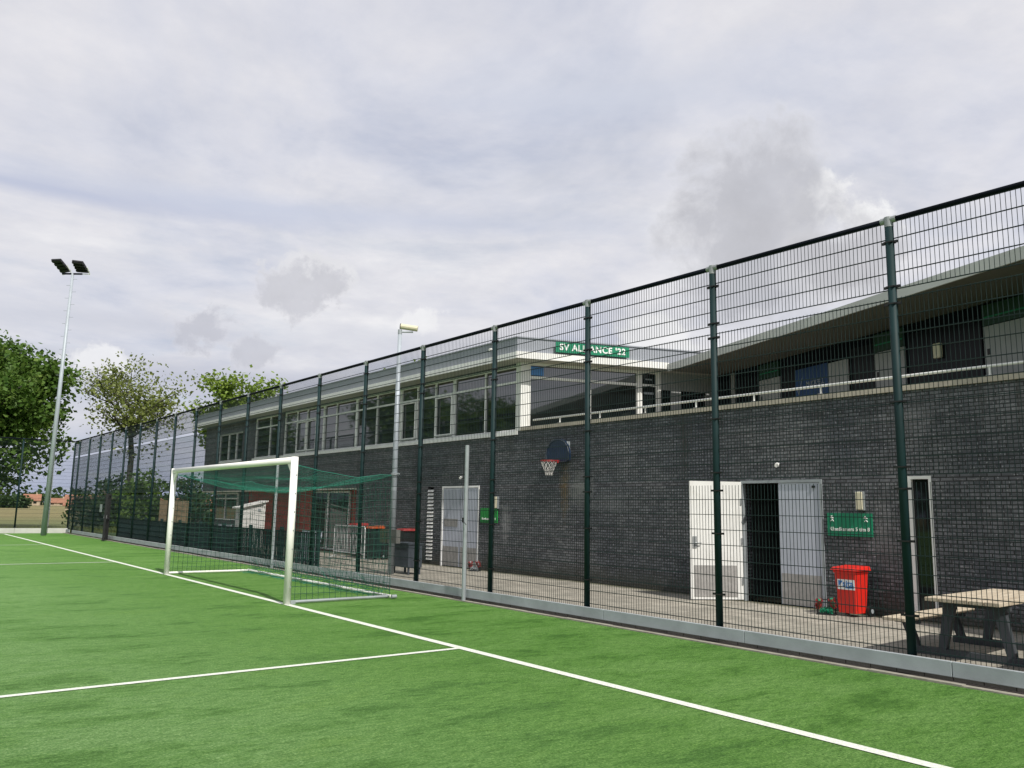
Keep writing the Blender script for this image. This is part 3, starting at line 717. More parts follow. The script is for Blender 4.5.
# main flat roof with white lower band and grey upstand
C0 = (12.90, 16.50)
def al(p, d, t): return (p[0]+d[0]*t, p[1]+d[1]*t)
K = al(C0, vv, 4.40)
def inset(pl, e):
    return pl
main = [(12.90,43.2), C0, al(C0, vv, 9.5), (27,11.6), (27,43.2)]
obj('roof', MB().prism(main, 5.66, 5.665).prism([(12.96,43.14), al((12.96,16.55),(0,1),0), al((12.96,16.55),vv,9.4), (26.9,11.8), (26.9,43.1)], 5.735, 6.12), M['zinc'], club)
obj('fascia_band', MB().box(12.88, 12.93, C0[1], 43.22, 5.565, 5.73), M['fascia'], club)
obj('fascia_band', MB().pbox((C0, vv, uu), -.005, 4.40, 5.57, 5.745, -.05, .02), M['white'], club)
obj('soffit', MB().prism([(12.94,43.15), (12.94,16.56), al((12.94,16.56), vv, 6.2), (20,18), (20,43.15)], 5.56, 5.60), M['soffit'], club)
obj('roof_trim', MB().box(12.93,12.99,16.53,43.16,6.12,6.15).pbox(((12.96,16.55),vv,uu),0,9.4,6.12,6.15,-.06,.03), M['zinc'], club)
# corner column and glazed return
obj('corner_column', MB().pbox(FR, -.06, .15, 3.74, 5.56, -.14, .01).box(X0-.012, X0+.14, 16.88, 17.12, 3.74, 5.56), M['white'], club)
window(.15, 3.40, 3.0, 5.56, (1.92,), 5.17, F=FR, fr=M['white'], depth=-.05, t=.07, pane=M['glass'])
obj('window_post', MB().pbox(FR, 3.40, 3.44, 3.0, 5.56, -.1, .02), M['white'], club)
dd = window(3.44, 3.99, 3.0, 5.56, (), 5.17, F=FR, fr=M['white'], depth=-.05, t=.06, name='door', pane=M['glassg'])
obj('notice', MB().pbox(FR, 3.62, 3.82, 5.32, 5.36, -.045, -.04).pbox(FR, 3.56, 3.86, 4.92, 4.98, -.045, -.04), M['galvd'], dd)
obj('window_post', MB().pbox(FR, 3.99, 4.06, 3.0, 5.56, -.1, .02), M['white'], club)
obj('return_wall', MB().pbox(FR, 4.06, 5.75, 5.07, 5.56, -.12, 0).pbox(FR, 4.40, 4.70, 3.0, 5.07, -.12, 0).pbox(FR, 4.12, 5.75, 3.0, 3.7, -.12, 0).pbox(FR,5.5,5.75,3.7,5.07,-.12,0), M['doorg'], club)
for a, b in ((4.06,4.40),(4.70,5.5)): obj('window', MB().pbox(FR, a, b, 3.7, 5.07, -.09, -.06), M['glassg'], club)
# wall behind the balcony, dark with grey doors and green transoms
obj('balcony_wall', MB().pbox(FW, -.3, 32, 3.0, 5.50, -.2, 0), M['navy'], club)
obj('pier', MB().pbox(FW, .82, .97, 3.0, 5.48, 0, .03), M['doorg'], club)
def bdoor(a, b, txt=None):
    d_ = obj('door', MB().pbox(FW, a, b, 3.02, 5.07, .002, .05), M['doorg'], club)
    tr = obj('transom', MB().pbox(FW, a, b, 5.085, 5.46, .002, .06), M['darkgreen'], d_)
    obj('strip', MB().pbox(FW, a+.04, b-.02, 5.22, 5.245, .061, .066), M['green'], tr)
    obj('handle', MB().pbox(FW, a+.08, a+.11, 4.0, 4.14, .051, .09).pbox(FW, a+.06, a+.12, 4.55, 4.66, .051, .056), M['black'], d_)
bdoor(2.15, 3.0); bdoor(6.26, 7.09); bdoor(8.98, 9.95); bdoor(12.2,13.1); bdoor(15.2,16.1)
for a, b in ((.0,.78),(1.0,2.1),(3.05,3.6),(5.5,6.2),(7.2,8.9),(10.1,12.0),(13.2,15.1)):
    obj('window', MB().pbox(FW, a, b, 3.9, 5.3, .001, .012), M['dark'], club)
obj('wall_lamp', MB().pbox(FW, 7.86, 8.03, 4.68, 4.97, .013, .10), M['cream'], club, bevel=.02)
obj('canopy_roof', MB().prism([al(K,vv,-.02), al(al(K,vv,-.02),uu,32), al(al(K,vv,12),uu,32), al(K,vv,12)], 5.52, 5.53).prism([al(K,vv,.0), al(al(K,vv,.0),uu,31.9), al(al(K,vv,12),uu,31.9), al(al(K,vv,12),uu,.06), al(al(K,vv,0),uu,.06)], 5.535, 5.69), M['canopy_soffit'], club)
obj('canopy_fascia', MB().pbox((K, uu, (-vv[0],-vv[1])), .03, 32, 5.50, 5.70, .021, .055), M['canopy_edge'], club)
# recessed ground floor under the left wing
XR = 14.0; FB = ((XR,0),(0,1),(-1,0))
obj('ground_wall', MB().box(XR, XR+.2, 26.0, 42.3, -.02, 2.33), M['redwall'], club)
obj('soffit', MB().box(X0+.0, XR+.9, 26.02, 42.7, 2.30, 2.345), M['soffit'], club)
obj('brick_panel', MB().box(XR-.03, XR, 37.8, 42.3, 0, 2.3), M['brick'], club)
window(39.0, 42.2, .98, 2.26, (40.7,), 2.0, F=FB, depth=.06, fr=M['white'])
window(27.5, 30.6, .1, 2.26, (29.25,), None, F=FB, depth=.06, fr=M['frame'], pane=M['glassg'])
obj('downpipe', MB().tube([(XR-.1,32.2,0),(XR-.1,32.2,2.3)], .04, 8), M['galvd'], club)
obj('drainpipe', MB().tube([(XR-.1,38.3,1.9),(XR-.1,38.3,2.3)], .03, 8), M['white'], club)

# ------------------------------------------------------------------ signs and fittings on the walls
def sign_root(name, loc, label, cat='sign', **k): return root(name, loc, label=label, cat=cat, **k)
FS = (al(C0,uu,.03), vv, uu)
s1 = sign_root('name_sign', (*al(FS[0],vv,2.1), 5.8), 'long green sign reading SV ALLIANCE \'22 in white on the roof edge')
obj('board', MB().pbox(FS, 1.06, 3.18, 5.79, 6.065, .0, .03), M['green'], s1)
o = al(al(FS[0], vv, 2.12), uu, .033)
text('lettering', "SV ALLIANCE '22", .235, M['signwhite'], s1, (o[0],o[1],5.927), (vv[0],vv[1],0), (0,0,1), bold=.0065, sx=.98, sp=1.13)
s2 = sign_root('room_sign', (X0-.03, 7.76, 1.33), 'green sign with white lettering Kleedkamers between open door and narrow window')
obj('board', MB().box(X0-.03, X0-.004, 7.35, 8.17, 1.33, 1.72), M['green'], s2)
text('lettering', 'Kleedkamers 5 t/m 8', .088, M['signwhite'], s2, (X0-.033,7.76,1.445), (0,-1,0), (0,0,1), bold=.0012, sx=.84, sp=1.15)
for yy in (8.08, 7.46):   # small running figure
    mb = MB()
    mb.tube([(X0-.034,yy,1.665),(X0-.036,yy,1.672)], .014, 10)
    for a, b in (((0,1.65),(.01,1.61)),((.01,1.61),(-.02,1.58)),((.01,1.61),(.035,1.575)),((0,1.645),(.035,1.63)),((0,1.645),(-.03,1.64))):
        mb.tube([(X0-.033,yy-a[0],a[1]),(X0-.033,yy-b[0],b[1])], .007, 6)
    obj('pictogram', mb, M['signwhite'], s2)
s3 = sign_root('room_sign', (X0-.03, 18.2, 1.33), 'bright green sign partly behind a fence post right of the grey double doors')
obj('board', MB().box(X0-.03, X0-.004, 17.83, 18.6, 1.33, 1.72), M['brightgreen'], s3)
text('lettering', 'Kleedkamers 1 t/m 4', .078, M['signwhite'], s3, (X0-.033,18.215,1.43), (0,-1,0), (0,0,1), bold=.0015, sx=.95)
def bulk(y0, y1, z0, z1, label):
    t = root('wall_light', (X0-.05,(y0+y1)/2,z0), label=label, cat='wall light')
    obj('housing', MB().box(X0-.05,X0-.002,y0-.01,y1+.01,z0-.01,z1+.01), M['galvd'], t)
    obj('diffuser', MB().box(X0-.09,X0-.05,y0+.015,y1-.015,z0,z1), M['cream'], t, bevel=.012)
bulk(7.47, 7.61, 1.78, 2.08, 'cream rectangular wall light right above the green Kleedkamers sign')
bulk(17.80, 17.94, 1.72, 2.02, 'cream wall light above right of the bright green sign beyond the double doors')
def wcam(y, z, label):
    t = root('security_camera', (X0-.1,y,z), label=label, cat='camera')
    obj('bracket', MB().tube([(X0,y+.02,z+.02),(X0-.09,y,z+.0)], .012, 6), M['galvd'], t)
    obj('camera_body', MB().tube([(X0-.07,y+.02,z),(X0-.17,y-.03,z-.03)], .036, 10), M['white'], t)
wcam(9.1, 2.60, 'small white camera on the bricks above the open door')
wcam(19.45, 2.58, 'small white camera on the bricks above the closed grey double doors')
wcam(17.6, 5.95, 'small camera at the left wing roof edge next to a fence post')
bpy.data.objects['security_camera.002'].location.x -= .42
# blue poster in the corner glazing
po = obj('poster', MB().pbox(FR, .22, .58, 5.23, 5.46, .0, .006), M['bluep']); tag(po, 'small blue poster in the upper corner of the return glazing', 'poster')
# banner and board leaning on the balcony wall
s4 = sign_root('banner', (*al(W0,uu,4.2), 3.75), 'blue banner with thin white lettering hanging on the wall behind the balcony rail', cat='banner')
obj('cloth', MB().pbox(FW, 3.62, 4.80, 3.75, 5.12, .04, .05), M['blue'], s4)
o = al(al(W0, uu, 4.34), (-vv[0],-vv[1]), .055)
text('lettering', 'MUCKFELL', .17, M['galvd'], s4, (o[0],o[1],4.72), (uu[0],uu[1],0), (0,0,1), sx=.78)
o2 = al(W0, (-vv[0],-vv[1]), .055)
mk = MB()
for (a,za),(b,zb) in (((3.70,4.62),(3.75,4.50)),((3.75,4.50),(3.88,4.90))):
    pa = al(o2,uu,a); pb = al(o2,uu,b); mk.tube([(pa[0],pa[1],za),(pb[0],pb[1],zb)], .009, 6)
obj('tick_mark', mk, M['galvd'], s4)
bd = obj('display_board', MB().pbox(FW, 4.84, 5.48, 4.15, 5.09, .04, .07), M['doorg']); tag(bd, 'grey board standing right beside the blue banner on the balcony', 'board')

# basketball hoop
hb = root('basketball_hoop', (X0-.1, 15.27, 2.9), label='blue basketball backboard with orange ring and white net on the brick wall', cat='basketball hoop')
outl = [(-.44,0),(-.46,.16),(-.40,.34),(-.27,.47),(-.10,.53),(.10,.53),(.27,.47),(.40,.34),(.46,.16),(.44,0),(.3,-.05),(-.3,-.05)]
obj('backboard', MB().slab([(X0-.14,15.27+a,2.89+b) for a,b in outl], .03, (1,0,0)), M['boardnavy'], hb)
rim = [(X0-.148,15.27+a*.93,2.905+b*.93) for a,b in outl]
obj('board_edge', MB().tube(rim+[rim[0]], .009, 6), M['slate'], hb)
obj('mount', MB().box(X0-.11,X0,14.97,15.03,2.9,3.35).box(X0-.11,X0,15.51,15.57,2.9,3.35), M['galvd'], hb)
rc = (X0-.41, 15.27); ring = [(rc[0]+.20*math.cos(a), rc[1]+.20*math.sin(a), 2.87) for a in [2*math.pi*k/20 for k in range(21)]]
obj('ring', MB().tube(ring, .013, 8, caps=False).box(X0-.24,X0-.14,15.2,15.34,2.83,2.9), M['redd'], hb)
nb = MB()
for k in range(12):
    a = 2*math.pi*k/12
    for s_ in (1,-1):
        pts = []
        for j in range(5):
            rr = .20-.11*min(1,j/3.2); aa = a+s_*j*math.pi/12; pts.append((rc[0]+rr*math.cos(aa), rc[1]+rr*math.sin(aa), 2.86-.085*j))
        nb.tube(pts, .0065, 4, caps=False)
obj('net', nb, M['netw'], hb)

# ------------------------------------------------------------------ wheelie bins
def bin_(loc, rz, label, body, lid, h=.93, group='wheelie bins beside the clubhouse'):
    t = root('wheelie_bin', loc, rz, local=True, label=label, cat='bin', group=group)
    wb, wt, db, dt = .17, .205, .16, .20
    v = [(-db,-wb,.06),(db,-wb,.06),(db,wb,.06),(-db,wb,.06),(-dt,-wt,h-.1),(dt,-wt,h-.1),(dt,wt,h-.1),(-dt,wt,h-.1)]
    obj('tub', MB().add(v, [(0,3,2,1),(0,1,5,4),(1,2,6,5),(2,3,7,6),(3,0,4,7),(4,5,6,7)]).box(-.22,.215,-.22,.22,h-.13,h-.085), body, t, bevel=.012)
    obj('lid', MB().add([(-.25,-.25,h-.082),(.23,-.25,h-.082),(.23,.25,h-.082),(-.25,.25,h-.082),(-.23,-.23,h-.03),(.21,-.23,h),(.21,.23,h),(-.23,.23,h-.03)],
        [(0,3,2,1),(4,5,6,7),(0,1,5,4),(1,2,6,5),(2,3,7,6),(3,0,4,7)]).tube([(.27,-.2,h-.03),(.27,.2,h-.03)], .016, 8).box(.2,.27,-.2,-.17,h-.05,h-.015).box(.2,.27,.17,.2,h-.05,h-.015), lid, t, bevel=.012)
    for s_ in (-1,1):
        wh = obj('wheel', MB().tube([(.2,s_*.20,.10),(.2,s_*.25,.10)], .10, 18), M['black'], t)
        obj('hub', MB().tube([(.2,s_*.247,.10),(.2,s_*.257,.10)], .04, 10), M['galvd'], wh)
    return t
rb = bin_((12.98,7.54,.05), R(-2), 'bright red wheelie bin with white sticker below the green Kleedkamers sign', M['red'], M['red'], .90)
rb.scale = (.93, .93, .90)
fx = lambda z: -(.16 + (.20-.16)*(z-.06)/(.80-.06)) - .004     # front of the tapering tub at height z
st = obj('sticker', MB().slab([(fx(.48),.15,.48),(fx(.48),-.18,.48),(fx(.66),-.18,.66),(fx(.66),.15,.66)], .003, (-1,0,0)), M['signwhite'], rb)
text('lettering', 'sita', .155, M['bluep'], st, (fx(.58)-.005,-.055,.585), (0,-1,0), (-.06,0,1), bold=.004, depth=.001)
obj('logo', MB().slab([(fx(.53)-.004,.13,.53),(fx(.63)-.004,.04,.635),(fx(.64)-.004,.13,.64)], .002, (-1,0,0)), M['bluep'], st)
obj('small_print', MB().slab([(fx(.505)-.004,.0,.505),(fx(.505)-.004,-.16,.505),(fx(.52)-.004,-.16,.52),(fx(.52)-.004,.0,.52)], .002, (-1,0,0)), M['bluep'], st)
bin_((12.95,23.75,.05), R(5), 'dark wheelie bin with orange lid behind the steel crowd barrier', M['bing'], M['orange'], 1.06)
bin_((12.95,21.75,.05), R(-4), 'dark wheelie bin with red lid right of the grey mast cabinet', M['black'], M['redd'], 1.04)
bin_((12.95,24.85,.05), R(3), 'dark wheelie bin with red lid at the left end behind the crowd barrier', M['black'], M['redd'], 1.12)
# crowd barrier
def barrier(loc, rz, L, label):
    t = root('crowd_barrier', loc, rz, local=True, label=label, cat='barrier')
    obj('frame', MB().tube([(0,0,.12),(0,0,.98),(0,.06,1.05),(0,L-.06,1.05),(0,L,.98),(0,L,.12)], .02, 8).tube([(0,0,.22),(0,L,.22)], .016, 8), M['bar'], t)
    mb = MB(); n = int(L/.12)
    for k in range(1, n): mb.tube([(0,k*L/n,.22),(0,k*L/n,1.04)], .011, 5)
    obj('bars', mb, M['bar'], t)
    for yy in (.25, L-.25): obj('foot', MB().tube([(-.3,yy,.02),(-.05,yy,.10),(.05,yy,.10),(.3,yy,.02)], .014, 6).tube([(0,yy,.10),(0,yy,.22)], .014, 6), M['galv'], t)
barrier((12.05,22.7,.05), R(-4), 2.4, 'galvanised crowd barrier standing in front of the bins')
# boot brushes
def brush(x, y, rz, c1, label, base_):
    t = root('boot_brush', (x,y,.05), rz, local=True, label=label, cat='boot brush')
    obj('stand', MB().box(-.11,.11,-.15,.15,0,.02).tube([(.0,-.14,.02),(.0,-.14,.24),(.0,.14,.24),(.0,.14,.02)], .012, 8), M['black'], t)
    for k, (p0_, p1_) in enumerate((((-.03,-.10,.07),(-.03,.10,.07)), ((.0,-.13,.12),(-.07,-.09,.27)), ((.0,.13,.10),(-.07,.10,.24)))):
        a = Vector(p0_); b = Vector(p1_); ax_ = (b-a).normalized(); rg = random.Random(k+5)
        obj('brush_back', MB().tube([tuple(a), tuple(b)], .028, 8), base_, t)
        br = MB(); s1 = ax_.orthogonal().normalized(); s2 = ax_.cross(s1)
        for q in range(150):
            an = rg.uniform(0,6.28); o_ = a.lerp(b, rg.random()); d_ = s1*math.cos(an)+s2*math.sin(an)
            br.tube([tuple(o_+d_*.025), tuple(o_+d_*rg.uniform(.05,.062)+ax_*rg.uniform(-.008,.008))], .005, 3)
        obj('bristles', br, base_ if k == 0 else c1, t)
brush(12.80, 7.90, R(25), M['redd'], 'red and green boot brush stand on the paving left of the red bin', M['green'])
brush(13.05, 18.35, R(35), M['redd'], 'red and white boot brush stand on the paving right of the grey double doors', M['galvd'])

# ------------------------------------------------------------------ picnic table
pt = root('picnic_table', (10.97, 4.50, .05), R(2.5), local=True, label='picnic table with pale timber planks and dark grey legs on the paving', cat='picnic table')
tp = MB()
for k in range(5): tp.box(-1.03,1.03,-.40+k*.162,-.40+k*.162+.155,.655,.70)
obj('tabletop', tp, M['timber'], pt, bevel=.006)
for s_ in (-1,1):
    sm = MB()
    for k in range(2): sm.box(-1.03,1.03,s_*.78-.14+k*.142,s_*.78-.14+k*.142+.136,.385,.425)
    obj('bench_seat', sm, M['timber'], pt, bevel=.006)
for sx in (-.66,.66):
    for s_ in (-1,1):
        obj('leg', MB().slab([(sx-.04,s_*.20,.60),(sx-.04,s_*.33,.60),(sx-.04,s_*.42,.07),(sx-.04,s_*.33,.07)], .08, (1,0,0)), M['tableleg'], pt)
        obj('seat_support', MB().slab([(sx-.04,s_*.74,.38),(sx-.04,s_*.85,.38),(sx-.04,s_*.73,.07),(sx-.04,s_*.64,.07)], .08, (1,0,0)).box(sx-.05,sx+.05,min(s_*.64,s_*.92),max(s_*.64,s_*.92),.34,.38), M['tableleg'], pt)
    obj('foot_beam', MB().box(sx-.05,sx+.05,-.78,.78,0,.085), M['tableleg'], pt)
    obj('top_beam', MB().box(sx-.05,sx+.05,-.38,.38,.59,.65), M['tableleg'], pt)

# ------------------------------------------------------------------ masts
lm = root('lamp_mast', (10.56,18.46,.05), label='plain grey steel mast with a cream camera housing at its top', cat='mast')
obj('mast', MB().tube([(10.56,18.46,.05),(10.56,18.46,6.2)], .082, 16, r2=.05), M['pole'], lm, smooth=True)
obj('collar', MB().tube([(10.56,18.46,2.50),(10.56,18.46,2.56)], .10, 14).tube([(10.56,18.46,2.53),(10.62,18.30,2.53)], .02, 6), M['galvd'], lm)
cd = Vector((math.cos(R(-38)), math.sin(R(-38)), 0))
p_ = Vector((10.56,18.46,6.22))
obj('arm', MB().tube([tuple(p_), tuple(p_+cd*.34+Vector((0,0,.0)))], .022, 8).tube([tuple(p_+Vector((0,0,-.06))), tuple(p_+Vector((0,0,.06)))], .055, 10), M['galvd'], lm)
hs = obj('housing', MB().tube([tuple(p_+cd*.02+Vector((0,0,.15))), tuple(p_+cd*.46+Vector((0,0,.09)))], .075, 12), M['cream'], lm)
obj('front_glass', MB().tube([tuple(p_-cd*.0+Vector((0,0,.152))), tuple(p_+cd*.018+Vector((0,0,.15)))], .078, 12), M['black'], hs)
cbn = root('cabinet', (10.5,18.3,.80), label='olive and grey metal box mounted on the grey steel mast', cat='cabinet')
obj('casing', MB().box(10.36,10.46,18.30,18.72,.82,1.15), M['olive'], cbn)
obj('cover', MB().box(10.34,10.46,17.88,18.295,.82,1.15), M['cabgrey'], cbn)
sb = root('storage_box', (10.9,17.9,.05), label='low slate grey box behind the steel mast', cat='box')
obj('body', MB().box(10.75,11.15,17.95,18.75,.22,.78), M['slate'], sb, bevel=.01)
obj('lid', MB().box(10.73,11.17,17.93,18.77,.783,.82), M['slate'], sb)
for a in (10.77,11.09):
    for b in (17.98,18.68): obj('leg', MB().box(a,a+.04,b,b+.04,.05,.22), M['slate'], sb)

fm = root('floodlight_mast', (7.34,48.15,0), label='very tall tapered grey floodlight mast with two lamp heads and climbing pegs', cat='floodlight mast')
obj('mast', MB().tube([(7.34,48.15,0),(7.47,48.05,13.75)], .13, 16, r2=.068), M['pole'], fm, smooth=True)
mb = MB()
for k in range(26):
    z = 4.8+k*.345; s_ = 1 if k % 2 else -1
    lx = .13*z/13.75; mb.tube([(7.34+lx,48.15-lx*.8,z),(7.34+lx+s_*.27*.79,48.15-lx*.8-s_*.27*.61,z)], .009, 4)
obj('climbing_peg', mb, M['galvd'], fm)
ax = Vector((.79,-.61,0)); ay = Vector((-.61,-.79,0))
pc = Vector((7.47,48.05,13.72))
obj('crossarm', MB().tube([tuple(pc-ax*.56), tuple(pc+ax*.5)], .05, 8), M['rail'], fm)
for q4, s_ in (([(-1.07,.66),(-.58,.69),(-.30,.20),(-.75,.10)], -1), ([(.04,.62),(.60,.56),(.70,.14),(.06,.18)], 1)):
    P4 = [pc + ax*a + Vector((0,0,b)) + ay*(.30 if k < 2 else -.30) for k, (a, b) in enumerate(q4)]
    nrm = (P4[1]-P4[0]).cross(P4[3]-P4[0]).normalized(); mb = MB().slab([tuple(p) for p in P4], .10, nrm)
    for k in range(4):
        t0, t1 = .06+k*.24, .20+k*.24
        Q = [P4[0].lerp(P4[3],t0), P4[1].lerp(P4[2],t0), P4[1].lerp(P4[2],t1), P4[0].lerp(P4[3],t1)]
        mb.slab([tuple(p - nrm*.002) for p in Q], -.05, nrm)
    hd_ = obj('lamp_head', mb, M['black'], fm)
    obj('bracket', MB().tube([tuple(pc+ax*(.30*s_)), tuple(P4[3].lerp(P4[2],.1)+Vector((0,0,-.08))), tuple(P4[2]+ax*.06+Vector((0,0,-.06))), tuple(P4[2].lerp(P4[1],.55)+ax*.10)], .028, 6), M['white'], hd_)
wp = root('flag_pole', (8.3,53.4,-.02), label='thin white pole behind the far fence right of the floodlight mast', cat='pole')
obj('shaft', MB().tube([(8.3,53.4,-.02),(8.3,53.4,4.3)], .055, 10, r2=.035), M['white'], wp); obj('finial', MB().tube([(8.3,53.4,4.3),(8.3,53.4,4.37)], .05, 8), M['white'], wp)

# ------------------------------------------------------------------ low bar fence, shed, screens, far things
bf = root('low_bar_fence', (9.75,21,0), label='low dark green bar fence behind the mesh fence left of the clubhouse', cat='fence')
y = 21.0; n = 0
while y < 41.5:
    mb = MB()
    for k in range(19): mb.box(9.735,9.765,y+.09+k*.13,y+.135+k*.13,.1,.96)
    obj('bar_panel', mb, M['fence'], bf)
    obj('rail', MB().box(9.72,9.78,y,y+2.5,.94,.98).box(9.72,9.78,y,y+2.5,.18,.22), M['fence'], bf)
    obj('post', MB().box(9.70,9.80,y-.04,y+.04,0,1.08), M['fence'], bf); y += 2.5
for k, (yy, lab) in enumerate(((22.3,'pale lilac board leaning behind the right end of the low bar fence'),(29.8,'pale board leaning behind the low bar fence near the white shed'))):
    o_ = obj('leaning_board', MB().add([(10.3,yy,.05),(10.3,yy+1.35,.05),(10.45,yy+1.35,.98),(10.45,yy,.98),(10.33,yy,.05),(10.33,yy+1.35,.05),(10.48,yy+1.35,.98),(10.48,yy,.98)],
        [(0,3,2,1),(4,5,6,7),(0,1,5,4),(1,2,6,5),(2,3,7,6),(3,0,4,7)]), M['door']); tag(o_, lab, 'board')
sh = root('garden_shed', (12.2,32.6,.05), label='small white wooden shed with sloping roof in front of the left wing', cat='shed')
obj('wall', MB().add([(11.72,32.3,.05),(12.62,32.3,.05),(12.62,33.0,.05),(11.72,33.0,.05),(11.72,32.3,1.58),(12.62,32.3,1.80),(12.62,33.0,1.80),(11.72,33.0,1.58)],
    [(0,3,2,1),(4,5,6,7),(0,1,5,4),(1,2,6,5),(2,3,7,6),(3,0,4,7)]), M['shedwhite'], sh)
obj('roof', MB().add([(11.6,32.2,1.56),(12.74,32.2,1.84),(12.74,33.1,1.84),(11.6,33.1,1.56),(11.6,32.2,1.61),(12.74,32.2,1.89),(12.74,33.1,1.89),(11.6,33.1,1.61)],
    [(0,3,2,1),(4,5,6,7),(0,1,5,4),(1,2,6,5),(2,3,7,6),(3,0,4,7)]), M['white'], sh)
obj('window', MB().box(12.36,12.48,32.28,32.297,1.45,1.56), M['galvd'], sh)
obj('corner_trim', MB().box(12.58,12.65,32.27,32.34,.05,1.79).box(11.69,11.75,32.27,32.34,.05,1.57), M['white'], sh)
def screen(x0, x1, y, h, mat, label):
    t = root('timber_screen', ((x0+x1)/2, y, 0), label=label, cat='fence')
    mb = MB(); n = int((x1-x0)/.14)
    for k in range(n): mb.box(x0+k*.14, x0+k*.14+.132, y-.012, y+.012, .05, h+random.uniform(-.02,.02))
    obj('boards', mb, mat, t)
    for x in (x0, (x0+x1)/2, x1-.06): obj('post', MB().box(x,x+.07,y+.014,y+.08,0,h+.05), mat, t)
screen(13.5, 15.3, 50.5, 1.9, M['screenwood'], 'tan timber board screen beyond the left end of the clubhouse')
screen(12.6, 15.4, 60.5, 1.78, M['screengrey'], 'greyish timber screen beyond the open gate')
def house(x, y, w_, d_, h, rh, rz, label, roofm=None, wallm=None):
    t = root('house', (x,y,0), rz, local=True, label=label, cat='house')
    obj('wall', MB().box(-w_/2,w_/2,-d_/2,d_/2,0,h).add([(-w_/2,-d_/2,h),(-w_/2,d_/2,h),(-w_/2,0,h+rh),(w_/2,-d_/2,h),(w_/2,d_/2,h),(w_/2,0,h+rh)], [(0,2,1),(3,4,5)]), wallm or M['housewall'], t)
    e = .4
    obj('roof', MB().add([(-w_/2-e,-d_/2-e,h-.15),(w_/2+e,-d_/2-e,h-.15),(w_/2+e,0,h+rh+.1),(-w_/2-e,0,h+rh+.1),(w_/2+e,d_/2+e,h-.15),(-w_/2-e,d_/2+e,h-.15),
        (-w_/2-e,-d_/2-e,h-.35),(w_/2+e,-d_/2-e,h-.35),(w_/2+e,0,h+rh-.1),(-w_/2-e,0,h+rh-.1),(w_/2+e,d_/2+e,h-.35),(-w_/2-e,d_/2+e,h-.35)],
        [(0,1,2,3),(3,2,4,5),(7,6,9,8),(8,9,11,10),(0,6,7,1),(5,4,10,11),(0,3,9,6),(3,5,11,9),(1,7,8,2),(2,8,10,4)]), roofm or M['orangeroof'], t)
    obj('window', MB().box(-w_*.3,-w_*.15,-d_/2-.03,-d_/2-.005,h*.35,h*.8).box(w_*.1,w_*.3,-d_/2-.03,-d_/2-.005,h*.35,h*.8), M['glass'], t)
    obj('chimney', MB().box(w_*.2,w_*.2+.7,-.35,.35,h+rh-.4,h+rh+.9), M['housewall'], t)
def at_px(px, dist):
    d = fw + r2*((px-512)/f_px) + u2*((384-502)/f_px); k = dist/math.hypot(d.x, d.y); return d.x*k, d.y*k
x, y = at_px(32, 470); house(x, y, 7, 8, 2.6, 2.8, R(-10), 'far cream house with orange tiled roof at the edge of the field')
x, y = at_px(58, 490); house(x, y, 10, 9, 1.6, 2.2, R(-12), 'long far low building with orange roof right of the floodlight mast')
x, y = at_px(176, 150); house(x, y, 12, 7, .9, 1.7, R(-14), 'low building with orange roof seen through the fence left of the goal')
x, y = at_px(92, 170); house(x, y, 8, 7, 1.4, 1.6, R(-14), 'small far house with orange roof seen through the fence near the corner', M['orangeroof'])

